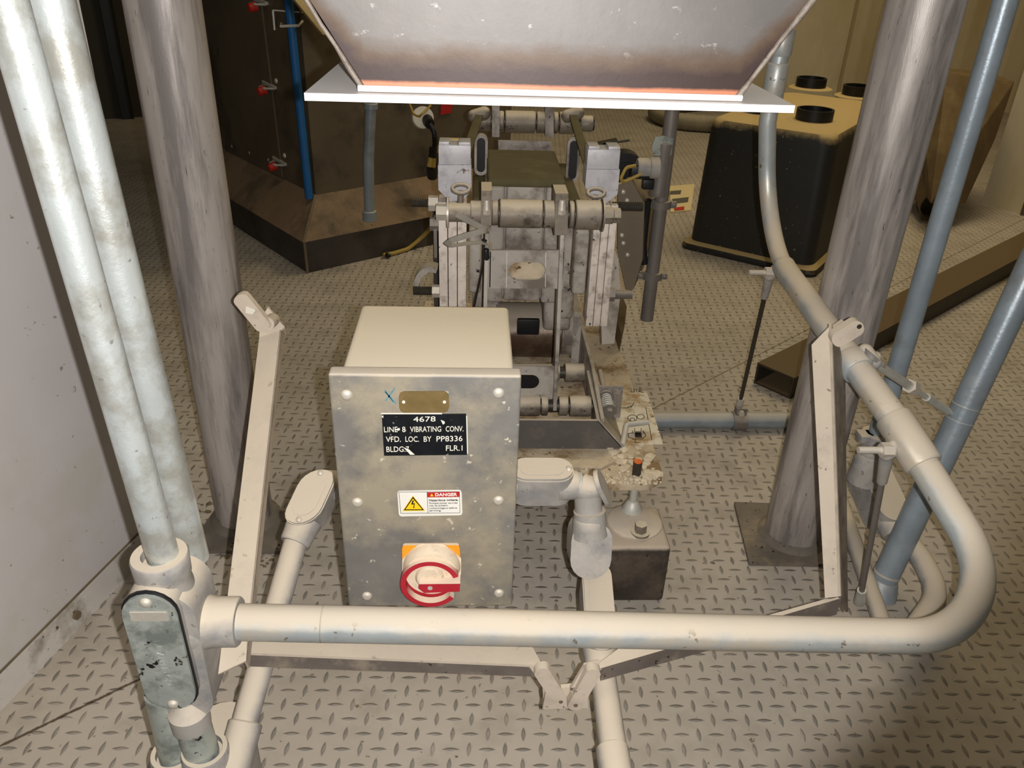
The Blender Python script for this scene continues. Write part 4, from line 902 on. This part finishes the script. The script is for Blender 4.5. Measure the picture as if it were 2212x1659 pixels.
# front rocker: two flat arms joined by slotted cross plates
dvv = V(0, yl_-yr, zl_-zr1).normalized()
for px_t, px_b in ((1052, 1043), (1213, 1197)):
    a_, b__ = at_y(px_t, 500, yr-.012), at_y(px_b, 880, yl_)
    m = MB(); m.bar(a_, b__, .0075, .034, up=(0, -1, .3), bev=.001); part('rocker_arm', m, 'machgrey', t)
def slot_plate(px4, y, slot, par=t, thick=.006):
    P = [at_y(*p, y) for p in px4]; m = MB(); m.prism(P, (0, thick, 0), .0015)
    m.box(P[0]+V(-.0,0,-(P[0].z-P[3].z)), P[0]+V(.006,.05,0), .002); m.box(P[2]+V(-.006,0,0), V(P[2].x, y+.05, P[1].z), .002)
    p_ = part('cross_plate', m, 'machgrey', par)
    (sx0, sx1, sy0, sy1) = slot; a_, b__ = at_y(sx0, (sy0+sy1)/2, y), at_y(sx1, (sy0+sy1)/2, y); h_ = (at_y(sx0, sy0, y)-at_y(sx0, sy1, y)).length
    ol = obround((a_+b__)/2+V(0,-.0006,0), (1,0,0), (0,0,1), (b__-a_).length, h_)
    m = MB(); m.sweep(ol+[ol[0]], .0014, 8); part('slot_rim', m, 'machgrey', p_)
    return p_, (a_+b__)/2, (b__-a_).length, h_
p_, cc_, L_, h_ = slot_plate([(1056, 541), (1219, 541), (1216, 624), (1054, 623)], 1.455, (1099, 1178, 565, 604))
m = MB(); m.prism(obround(cc_+V(0,-.0003,0), (1,0,0), (0,0,1), L_*.98, h_*.96), (0, .001, 0)); part('slot_back', m, 'caked', p_, 'dusty surface seen through the slot')
for px in (1095, 1179):
    m = MB(); a_, b__ = at_y(px, 545, 1.4545), at_y(px-1, 620, 1.4545); m.bar(a_, b__, .0011, .0006, up=(0,-1,0)); part('scribe_line', m, 'white', p_)
p_, cc_, L_, h_ = slot_plate([(1040, 790), (1204, 793), (1201, 862), (1040, 860)], 1.43, (1078, 1166, 808, 840))
m = MB(); m.prism(obround(cc_+V(0,-.0003,0), (1,0,0), (0,0,1), L_*.98, h_*.94), (0, .001, 0)); part('slot_back', m, 'black', p_, 'dark slot opening')
# olive straps from the rear shaft to the clamp blocks, rounded pale plates beside them
for (a_, b__) in (((1035, 250), (1000, 352)), ((1238, 250), (1275, 372))):
    p, q = at_y(*a_, 2.0), at_y(*b__, 1.62); m = MB(); m.bar(p, q, .019, .006, up=(0, -.3, 1), bev=.001); part('strap', m, 'olive', t)
    m = MB(); m.capsule(p+V(-.012, .012, -.004), p+V(.012, .012, .004), .016); part('strap_end', m, 'roller', t)
for px, s_ in (((1039, 300, 345), 1), ((1238, 306, 360), -1)):
    a_, b__ = at_y(px[0], px[1], 1.86), at_y(px[0], px[2]+25, 1.86)
    m = MB(); m.prism(obround((a_+b__)/2, (0,0,1), (1,0,0), (a_-b__).length+.02, .030), (0, .014, 0), .003); pv = part('rounded_plate', m, 'machgrey', t)
    m = MB(); m.prism(obround((a_+b__)/2+V(0,-.0006,0), (0,0,1), (1,0,0), (a_-b__).length+.004, .019), (0, .001, 0)); part('dark_insert', m, 'black', pv)
m = MB(); q = at_y(985, 318, 1.60); m.box(q-V(.014,.0,.014), q+V(.016,.02,.014), .002); part('cream_block', m, 'cream', t)
# pale rocker plate and guard at the right of the springs
m = MB(); a_, b__ = at_y(1317, 570, 1.70), at_y(1310, 735, 1.62)
m.prism([at_y(1325, 535, 1.70), at_y(1336, 560, 1.70), at_y(1340, 640, 1.68), at_y(1327, 742, 1.62), at_y(1300, 744, 1.62), at_y(1296, 560, 1.70)], (0, .02, 0), .004); part('side_rocker', m, 'machgrey', t)
m = MB(); m.prism([at_z(1335, 665, ZB+.001), at_z(1350, 700, ZB+.001), at_z(1338, 760, ZB+.001), at_z(1325, 720, ZB+.001)], (0,0,.05), .004); part('side_guard', m, 'brownsheet', t)
# threaded tie rods
def tie(p, q, mat, r_=.0085):
    m = MB(); p, q = Vector(p), Vector(q); l = (q-p).length; d_ = (q-p).normalized(); nn = int(l/.0022)
    m.lathe(p, d_, [(i*.0022, r_*(1 if i % 2 else .86)) for i in range(nn)], 16); part('tie_rod', m, mat, t)
yt_ = ys+.02
q = at_y(888, 438, yt_); tie(q, (XL0+.01, yt_, q.z), 'threaded')
m = MB(); m.hexa((XL0-.019, yt_, q.z), (XL0, yt_, q.z), .0155); part('rod_nut', m, 'nut', t); m = MB(); m.hexa((XL0-.017, yt_, q.z-.042), (XL0, yt_, q.z-.042), .014); m.box((XL0-.010, yt_-.01, q.z-.11), (XL0-.003, yt_+.02, q.z-.03), .001); part('rod_nut', m, 'darkpipe', t)
q = at_y(893, 628, yt_); tie(q, (XL0+.01, yt_, q.z), 'threaded', .0095); m = MB(); m.hexa((XL0-.015, yt_, q.z), (XL0, yt_, q.z), .0135); part('rod_nut', m, 'nut', t)
q = at_y(1393, 447, yt_); tie((XR1-.01, yt_, q.z), q, 'threaded', .0095)
q = at_y(1369, 637, yt_); tie((XR1-.01, yt_, q.z), q, 'darkpipe', .0095); m = MB(); m.hexa((XR1, yt_, q.z), (XR1+.012, yt_, q.z), .0145); part('rod_nut', m, 'darkpipe', t)
m = MB(); c = at_y(925, 620, 1.64); m.sweep([c+V(.008+.034*math.cos(a), 0, .046*math.sin(a)) for a in [math.radians(70+k*8) for k in range(16)]], .010, 10, sec=(.016, .006), up0=(0,1,0)); part('side_bow', m, 'machgrey', t)
m = MB(); q = at_y(1352, 372, 1.98); m.cyl(q, q+V(0,.05,0), .046, seg=30, bev=.004); m.cyl(q-V(0,.008,0), q, .026, seg=24); part('rear_hub', m, 'black', t)
m = MB(); a_, b__ = at_y(934, 455, 1.75), at_y(950, 640, 1.75); m.box((a_.x, 1.75, ZB), (a_.x+.022, 1.79, a_.z), .002); part('rear_column', m, 'kick', t)
m = MB(); q = at_y(1290, 312, 2.06); m.bar(q-V(.035,0,.012), q+V(.05,0,.008), .03, .014); m.cyl(q+V(.036,0,0), q+V(.040,0,-.055), .006); m.cyl(q+V(.04,0,.005), q+V(.080,0,.012), .0028); part('rear_lever', m, 'threaded', t)
# mount foot: levelling stud down to a block
m = MB(); m.lathe((sp_.x, sp_.y, .138), (0,0,1), [(0, .020), (.003, .020), (.020, .011), (.022, .0085)], 24); m.cyl((sp_.x, sp_.y, .15), (sp_.x, sp_.y, ZB-.008), .0078, seg=18); part('levelling_stud', m, 'zinc', t)
kx0, kx1, ky0, ky1 = .247, .365, 1.137, 1.262
def mount(x0, x1, lab):
    b = thing('mount_block', ((x0+x1)/2, (ky0+ky1)/2, 0), lab, 'mount block')
    m = MB(); m.box((x0, ky0, .0), (x1, ky1, .132), .010, seg=3); part('block', m, 'rubber', b)
    xc = sp_.x if x0 > 0 else 2*mx-sp_.x
    m = MB(); m.lathe((xc, ky0+.074, .131), (0,0,1), [(0, .052), (.004, .052), (.007, .048), (.008, .01)], 44); part('pressure_disc', m, 'dustbar', b)
    m = MB(); m.cyl((xc+.004, ky0+.038, .136), (xc+.004, ky0+.038, .1405), .018, seg=26); m.hexa((xc+.004, ky0+.038, .1405), (xc+.004, ky0+.038, .157), .0115); part('disc_bolt', m, 'roller', b)
    return b
mount(kx0, kx1, 'dark square mount block with dusty top disc under the right front corner of the machine')
# cable ties and a thin black cord on the machine
m = MB(); R_ = [at_y(985, 462, yr-.036), at_y(1012, 477, yr-.04), at_y(1042, 492, yr-.045), at_y(1058, 499, yr-.05), at_y(1048, 497, yr-.06), at_y(1010, 508, yr-.065), at_y(975, 520, yr-.07), at_y(962, 530, yr-.06), at_y(975, 531, yr-.05), at_y(1010, 526, yr-.042), at_y(1040, 524, yr-.04), at_y(1052, 526, yr-.035)]
m.sweep(fillet(R_, .006, 4), .004, 8, sec=(.0052, .0009), up0=(0,0,1)); part('cable_tie', m, 'tie', t, 'looped grey cable tie')
m = MB(); m.sweep(fillet([at_y(1046, 516, yr-.03), at_y(1047, 545, yr-.03), at_y(1040, 590, yr-.02), at_y(1024, 665, yr+.0)], .03, 6), .0016, 8); m.capsule(at_y(1050, 542, yr-.032), at_y(1051, 556, yr-.032), .006); m.blob(at_y(1047, 521, yr-.034), (.005,.003,.004)); part('black_cord', m, 'black', t, 'thin black cord')

# ------------------------------------------------------------------ terminal box and hanging conduit right of the drive
t = thing('terminal_box', (.40, 1.9, .33), 'brown-grey terminal box with screws right of the leaf springs', 'terminal box')
yx = 1.86
P = [at_y(1335, 400, yx), at_y(1362, 385, yx), at_y(1392, 440, yx), at_y(1388, 560, yx), at_y(1366, 628, yx), at_y(1352, 626, yx), at_y(1334, 540, yx)]
m = MB(); m.prism(P, (.0, .012, 0), .002); part('front_plate', m, 'brownbox', t)
a_ = at_y(1362, 388, yx+.012); m = MB(); b__ = at_y(1440, 428, yx+.012)
m.prism([at_y(1364, 388, yx+.013), at_y(1392, 440, yx+.013), at_y(1388, 560, yx+.013), at_y(1368, 626, yx+.013)], (.055, .16, 0), .002); part('box_shell', m, 'brownbox', t)
for px, py in ((1345, 412), (1353, 430), (1343, 445), (1365, 440), (1342, 505), (1345, 522), (1354, 547)):
    m = MB(); q = at_y(px, py, yx); m.cyl(q, q+V(0,-.012,0), .0035, seg=12); m.dome(q+V(0,-.012,0), (0,-1,0), .0055, .003); part('screw', m, 'nut', t)
yv = 1.9; x_ = at_y(1430, 430, yv).x
zlo = at_y(1397, 690, yv).z
t = pipe('conduit', [(at_y(1397, 690, yv).x, yv, zlo), (at_y(1452, 240, yv).x, yv, at_y(1452, 240, yv).z), (at_y(1452, 240, yv).x+.006, yv, 1.7)], .0165, 'darkpipe', 'dull grey conduit hanging with an open lower end right of the terminal box')
tc = at_y(1428, 366, yv)
t = thing('conduit_tee_fitting', tc, 'grey conduit tee with side opening on the hanging conduit near the black tank', 'conduit fitting')
m = MB(); m.lathe((tc.x-.001, yv, tc.z-.062), (.02,0,1), [(0, .0215), (.004, .0225), (.014, .021), (.10, .021), (.112, .0225), (.124, .0225), (.126, .019)], 30); part('fitting_body', m, 'darkpipe', t)
m = MB(); q = at_y(1410, 362, yv-.018); m.lathe(q+V(.012, .0, 0), (-1, -.05, 0), [(0, .026), (.02, .025), (.022, .022), (.046, .022), (.05, .019)], 28); part('side_hub', m, 'casting', t)
m = MB(); q = at_y(1380, 372, yv-.03); m.box(q-V(.018,.004,.016), q+V(.028,.02,.014), .004); q = at_y(1405, 398, yv-.03); m.box(q-V(.018,.0,.014), q+V(.01,.02,.010), .004); part('black_plug', m, 'black', t)
m = MB(); q = at_y(1432, 316, yv-.018); m.prism([q+V(-.020,0,.020), q+V(.0,0,.024), q+V(.022,.0,.018), q+V(.022,0,-.02), q+V(-.018,0,-.022), q+V(-.026,0,-.004)], (0,.004,0), .001); part('open_cover', m, 'cover', t)
m = MB(); m.sweep(fillet([at_y(1372, 358, yv-.04), at_y(1352, 362, yv-.06), at_y(1341, 385, yv-.06), at_y(1345, 394, yv-.05), at_y(1385, 376, yv-.05)], .010, 6), .004, 10); solo('yellow_cable', m, 'yellowcable', 'short looped yellow cable at the plug of the grey conduit tee', 'cable')
for py, px in ((440, 1427), (594, 1408)):
    q = at_y(px, py, yv); t = thing('pipe_clamp', (q.x, yv, q.z-.01), 'split ring clamp on the hanging conduit, ' + ('beside the papers on the floor' if py < 500 else 'lower one near its open end'), 'clamp', 'clamps on the hanging conduit')
    m = MB(); m.tube(q-V(0,0,.009), q+V(0,0,.009), .0255, .0166); part('ring', m, 'darkpipe', t)
    for s_ in (-1, 1):
        m = MB(); m.box((q.x+s_*.030-.007, yv-.012, q.z-.008), (q.x+s_*.030+.007, yv-.002, q.z+.008), .002); m.dome(V(q.x+s_*.030, yv-.012, q.z), (0,-1,0), .004, .003); part('ear', m, 'darkpipe', t)
    m = MB(); m.bar((q.x-.026, yv, q.z), (q.x-.072, yv+.01, q.z), .012, .016); part('strut_arm', m, 'darkpipe', t)
m = MB(); m.sweep(fillet([at_y(1400, 432, yv-.01), at_y(1394, 480, yv), at_y(1389, 530, yv), at_y(1392, 570, yv)], .05, 6), [.004]+[.0085]*30 if False else .0088, 14)
solo('black_hose', m, 'black', 'black rubber hose hanging along the left side of the grey conduit', 'hose')
# ================================================================== BACKGROUND, LEFT
c0 = at_z(665, 590); rE, lE = at_z(930, 530), at_z(480, 500)
rd, ld = (rE-c0).normalized(), (lE-c0).normalized(); ld = (ld-rd*ld.dot(rd)); ld.normalize()
t = thing('bag_dump_station', c0+(rd+ld)*.5, 'big dark brown steel hopper station with flared dusty skirt behind the left post', 'machine')
hk = at_y(663, 521, c0.y).z; LR, LL = 1.15, 1.22
zk2 = .245; ins = .11
base = [c0, c0+rd*LR, c0+rd*LR+ld*LL, c0+ld*LL]
m = MB(); m.prism(base, (0, 0, hk)); part('kick_plate', m, 'kick', t)
up = [c0+(rd+ld)*ins, c0+rd*(LR-ins)+ld*ins, c0+rd*(LR-ins)+ld*(LL-ins), c0+ld*(LL-ins)+rd*ins]
m = MB(); tb = bmesh.new(); ov = .012
lo = [tb.verts.new(p+V(0,0,hk)) for p in (c0-(rd+ld)*ov, base[1]+(rd-ld)*ov, base[2]+(rd+ld)*ov, base[3]+(ld-rd)*ov)]; hi = [tb.verts.new(p+V(0,0,zk2)) for p in up]
for k in range(4): tb.faces.new((lo[k], lo[(k+1)%4], hi[(k+1)%4], hi[k]))
tb.faces.new(lo[::-1]); tb.faces.new(hi); m._add(tb); sk = part('flared_skirt', m, 'skirt', t, 'dusty brown flared skirt', smooth=10)
m = MB(); e0, e1 = c0-(rd+ld)*ov+V(0,0,hk), up[0]+V(0,0,zk2); m.sweep([c0+V(0,0,.002)-(rd+ld)*.002, c0+V(0,0,hk)-(rd+ld)*.004, e0, e1], .005, 8); part('corner_seam', m, 'seam', sk)
m = MB(); b4 = [p+((base[2]+base[0])/2-p).normalized()*.006 for p in up]; m.prism([p+V(0,0,zk2-.002) for p in b4], (0, 0, 1.5), .004); bd = part('body', m, 'darkmachine', t, smooth=20)
# door panel and latches on the left face, bolts along its foot
B0 = b4[0]; nL = -rd; nR = -ld
def onface(px, py, n_, p0, off=0):
    dd = ray(px, py); o_ = V(0,0,H); k = ((p0+n_*off)-o_).dot(n_)/dd.dot(n_); return o_+dd*k
D4 = [onface(*p, nL, B0) for p in ((468, -30), (562, -30), (612, 382), (490, 333))]
m = MB(); m.prism(D4, nL*.006, .001); dp = part('door_panel', m, 'darkmachine', t)
for i, (px, py) in enumerate(((563, 8), (582, 188), (604, 352))):
    q = onface(px, py, nL, B0, .006); m = MB(); m.bar(q-ld*.05+V(0,0,.004), q+ld*.05+V(0,0,.012), .01, .012, up=nL); m.sweep([q-ld*.045, q-ld*.02+nL*.03, q+ld*.02+nL*.03, q+ld*.045], .004, 8); lt = part('toggle_latch', m, 'zinc', dp)
    m = MB(); m.cyl(q+nL*.018+V(0,0,-.008), q+nL*.045+V(0,0,-.014), .017, .014, seg=18, bev=.002); part('latch_cap', m, 'redclip', dp, 'red latch cap')
for px, py in ((503, 316), (541, 330), (582, 345), (597, 175), (615, 336)):
    q = onface(px, py, nL, B0, .001); m = MB(); m.dome(q, nL, .010, .007); part('bolt', m, 'nut', t)
m = MB(); q0, q1 = onface(668, 428, V(0,-1,0), B0+V(0,-.015,0)), onface(624, 8, V(0,-1,0), B0+V(0,-.015,0)); m.sweep([q0, q1, q1+(q1-q0)*.05], .0145, 14)
be = solo('blue_hose', m, 'blue', 'bright blue hose running down the front corner of the dark hopper station', 'hose')
m = MB(); q = onface(627, 54, V(0,-1,0), B0+V(0,-.03,0)); m.sweep([q+V(-.035,.03,0), q+V(-.03,-.01,-.004), q+V(.03,-.01,0), q+V(.035,.03,.01)], .0045, 8); m.sweep([q+V(-.06,.035,.04), q+V(.06,.035,.035)], .0025, 8); m.sweep([q+V(-.06,.035,.04), q+V(-.06,.03,-.02)], .004, 8); solo('wire_bracket', m, 'zinc', 'thin zinc wire bracket holding the top of the blue hose', 'bracket')
# yellowish sloping plate above, seen beside the hopper
m = MB(); P = [onface(*p, nR, B0, o__) for *p, o__ in ((607, -30, .02), (672, -30, .02), (722, 69, .12), (692, 74, .12))]; m.prism(P, nR*.02, .002); part('sloping_plate', m, 'cream', t, 'cream sloping edge plate')
# grey conduit dropping to the skirt
yv = at_y(797, 460, 3.0).y
q0 = V(0,0,0); sk_n = None
zc_ = .20; f_ = at_z(798, 462, .20); g_ = at_y(801, 225, f_.y-.01)
pipe('conduit', [f_, V((f_.x+g_.x)/2-.006, f_.y, (f_.z+g_.z)/2), g_, g_+V(0, 0, .9)], .019, 'bluepipe', 'slim grey conduit dropping in front of the dark hopper station onto its skirt', 'conduit', None, [(f_-V(0,0,.025), f_+V(0,0,.012), .026), (at_y(801, 236, f_.y-.01), at_y(801, 222, f_.y-.01), .024)])
# sensor with cables
sc = onface(911, 255, nR, B0, .06)
t = thing('round_sensor', sc, 'round white sensor with dark plug behind the left clamp block', 'sensor')
m = MB(); nn = (nR*.8+V(-.2,-.4,.3)).normalized(); m.cyl(sc, sc+nn*.03, .040, seg=30, bev=.004); part('sensor_ring', m, 'white', t)
pl0 = onface(920, 255, nR, B0, .07); pl1 = onface(928, 268, nR, B0, .12); m = MB(); m.cyl(pl0, pl1, .024, .019, seg=20); part('plug', m, 'black', t)
m = MB(); m.sweep(fillet([pl1, onface(938, 285, nR, B0, .14), onface(940, 310, nR, B0, .14), onface(936, 330, nR, B0, .14)], .03, 6), .0095, 12); m.cyl(onface(936, 318, nR, B0, .14), onface(934, 340, nR, B0, .14), .015, seg=14); m.cyl(onface(933, 358, nR, B0, .12), onface(934, 382, nR, B0, .10), .020, seg=14); part('black_lead', m, 'black', t)
m = MB(); m.cyl(onface(934, 338, nR, B0, .14), onface(931, 360, nR, B0, .14), .014, .018, seg=14); part('yellow_connector', m, 'yellowcable', t)
m = MB(); m.sweep(fillet([onface(884, 222, nR, B0, .06), onface(893, 246, nR, B0, .08), onface(905, 253, nR, B0, .11), onface(912, 246, nR, B0, .12), onface(930, 228, nR, B0, .07)], .02, 5), .0045, 8); m.sweep(fillet([onface(932, 265, nR, B0, .10), onface(940, 300, nR, B0, .11), onface(944, 330, nR, B0, .11)], .03, 5), .0045, 8); solo('yellow_cable', m, 'yellowcable', 'yellow cable looped over the round white sensor', 'cable')
m = MB(); P = [onface(*p, nR, B0, .004) for p in ((952, 222), (978, 222), (974, 243), (951, 248))]; m.prism(P, nR*.003); solo('red_tag', m, 'red', 'small red tag on the dark hopper station beside the round sensor', 'tag')
m = MB(); m.sweep(fillet([at_z(828, 551, .012), at_z(850, 547, .010), at_z(880, 538, .010), at_z(910, 517, .03), at_z(932, 490, .10)], .08, 6), .008, 10); t = thing('yellow_cable', at_z(850, 547), 'yellow cable lying on the floor at the foot of the dark skirt', 'cable'); part('cord', m, 'yellowcable', t)
m = MB(); q = at_z(838, 558, 0); m.blob(q+V(0,0,.012), (.014,.012,.012), .1); part('end_cap', m, 'black', t)

# ================================================================== BACKGROUND, RIGHT
# black moulded tank with four collars
k0, k1 = at_z(1474, 535), at_z(1752, 600); dA = (k1-k0).normalized(); dB = V(-dA.y, dA.x, 0); LA = (k1-k0).length; LBk = .92
t = thing('black_tank', k0+dA*LA/2+dB*LBk/2, 'black moulded plastic tank with dusty top and four ring collars at the right rear', 'tank')
def rr4(o_, ins_, r_, z):
    a0, a1, b0, b1 = ins_, LA-ins_, ins_, LBk-ins_; out = []
    for cxx, cyy, st_ in ((a0+r_, b0+r_, 180), (a1-r_, b0+r_, 270), (a1-r_, b1-r_, 0), (a0+r_, b1-r_, 90)):
        for k in range(7): a = math.radians(st_+15*k); out.append(o_+dA*(cxx+r_*math.cos(a))+dB*(cyy+r_*math.sin(a))+V(0,0,z))
    return out
hT = .520
def loft(mb, rings):
    tb = bmesh.new(); R_ = [[tb.verts.new(p) for p in r_] for r_ in rings]
    for A_, B_ in zip(R_, R_[1:]):
        for k in range(len(A_)): tb.faces.new((A_[k], A_[(k+1)%len(A_)], B_[(k+1)%len(A_)], B_[k]))
    tb.faces.new(R_[0][::-1]); tb.faces.new(R_[-1]); mb._add(tb)
m = MB(); loft(m, [rr4(k0, .012, .05, .02), rr4(k0, .022, .055, hT-.045), rr4(k0, .025, .06, hT-.022), rr4(k0, .034, .06, hT-.006), rr4(k0, .050, .06, hT)]); part('tank_body', m, 'tank', t)
m = MB(); loft(m, [rr4(k0, -.008, .04, 0), rr4(k0, -.012, .04, .012), rr4(k0, -.008, .04, .026), rr4(k0, .012, .04, .036)]); part('base_rim', m, 'tank', t)
for px, py in ((1640, 244), (1757, 262), (1750, 190), (1852, 208)):
    q = at_z(px, py, hT); m = MB(); m.tube(q, q+V(0,0,.046), .0685, .0600, 40); m.lathe(q-V(0,0,.001), (0,0,1), [(0, .115), (.006, .110), (.009, .07)], 40) if False else None
    cl = part('collar', m, 'black', t)
    m = MB(); m.lathe(q, (0,0,1), [(0, .100), (.004, .092), (.006, .070)], 40); part('collar_boss', m, 'tank', t)
    m = MB(); m.cyl(q+V(0,0,.0065), q+V(0,0,.009), .0598, seg=32); part('opening', m, 'black', t)
# corrugated hose
m = MB(); hp = fillet([at_z(1760, 300, .05)+V(0,.5,0), at_z(1540, 268, .055), at_z(1450, 262, .055), at_z(1412, 243, .055), at_z(1440, 228, .055), at_z(1600, 216, .055)], .25, 14)
hp = dense(hp, .012); m.sweep(hp, [.052+.004*(i % 2) for i in range(len(hp))], 14); solo('corrugated_hose', m, 'greyhose', 'grey corrugated hose lying on the floor behind the black tank', 'hose')
# papers
t = thing('papers', at_z(1470, 430), 'printed papers lying on the floor against the black tank', 'papers')
m = MB(); m.prism([at_z(*p, .001) for p in ((1446, 404), (1500, 400), (1492, 456), (1448, 460))], (0,0,.006), .001); part('sheet', m, 'paper', t)
m = MB(); m.prism([at_z(*p, .0085) for p in ((1448, 413), (1472, 411), (1470, 419), (1447, 420))], (0,0,.001)); m.prism([at_z(*p, .0085) for p in ((1452, 430), (1488, 426), (1486, 436), (1454, 440))], (0,0,.001)); part('print_block', m, 'greyink', t)
m = MB(); m.prism([at_z(*p, .0085) for p in ((1456, 449), (1478, 446), (1478, 453), (1457, 455))], (0,0,.001)); part('print_mark', m, 'redclip', t)
# square steel tube on the floor
a0_ = at_z(1706, 862); a1_ = at_z(2290, 535); a1_ = a0_+(a1_-a0_).normalized()*2.2; dT = (a1_-a0_).normalized(); nT = V(-dT.y, dT.x, 0); wT = .118; hT2 = .066
e_ = a0_-dT*.0
t = thing('square_steel_tube', a0_+dT*1.1, 'dusty dark rectangular steel tube with open end lying on the floor behind the right post', 'steel tube')
m = MB()
for p, q in (((0, 0), (wT, .006)), ((0, hT2-.006), (wT, hT2)), ((0, .006), (.006, hT2-.006)), ((wT-.006, .006), (wT, hT2-.006))):
    m.prism([e_+nT*p[0]+V(0,0,p[1]), e_+nT*q[0]+V(0,0,p[1]), e_+nT*q[0]+V(0,0,q[1]), e_+nT*p[0]+V(0,0,q[1])], dT*2.2)
part('tube_wall', m, 'tube', t)
# folded brown sheet chute against the wall end
t = thing('brown_chute', at_z(2050, 430), 'folded brown sheet-metal chute with round mouth standing in the right rear corner', 'chute')
yC0 = 3.75
P0 = [at_y(2045, 160, yC0), at_y(2192, 176, yC0), at_y(2150, 300, yC0-.1), at_z(2085, 440, .10), at_z(2010, 440, .14), at_z(1985, 378, .03)+V(0,.0,0), at_y(2030, 240, yC0)]
m = MB(); bk_ = V(.05, .26, 0); m.hull([p for p in P0]+[p+bk_ for p in P0[:3]]+[at_z(1955, 352, .02), at_y(1985, 170, yC0+.2)], .004); part('chute_body', m, 'brownsheet', t, smooth=20)
q = at_z(2016, 437, .085); m = MB(); m.tube(q-V(.0,.05,.0), q+V(.05,.25,.10), .082, .076, 36); part('round_mouth', m, 'brownsheet', t)
m = MB(); m.cyl(q+V(.004,.0,.003), q+V(.006,.01,.004), .076); part('mouth_dark', m, 'black', t)
# small dark branch-like lever beyond the rear shaft
m = MB(); q = at_y(1290, 312, 2.25); m.bar(q-V(.02,0,.01), q+V(.05,0,.006), .03, .014); m.cyl(q+V(.035,0,0), q+V(.038,0,-.06), .006); m.cyl(q+V(.04,0,.005), q+V(.075,0,.008), .0025); solo('small_lever', m, 'threaded', 'small dark lever stand on the floor behind the rear shaft', 'lever') if False else None
# floor dirt
m = MB()
for i in range(170):
    if i < 70: p = at_z(random.gauss(440, 26), random.gauss(1150, 30))
    elif i < 110: p = at_z(random.gauss(560, 50), random.gauss(1210, 8))
    else: p = V(random.uniform(-.6, 1.2), random.uniform(.75, 2.4), 0)
    r_ = random.uniform(.0012, .004)*(1.6 if i < 70 else 1)
    m.blob((p.x, p.y, r_*.25), (r_*1.3, r_, r_*.5))
solo('dirt_crumbs', m, 'dirt', 'dark dirt crumbs scattered on the tread plate floor', 'dirt', kind='stuff')
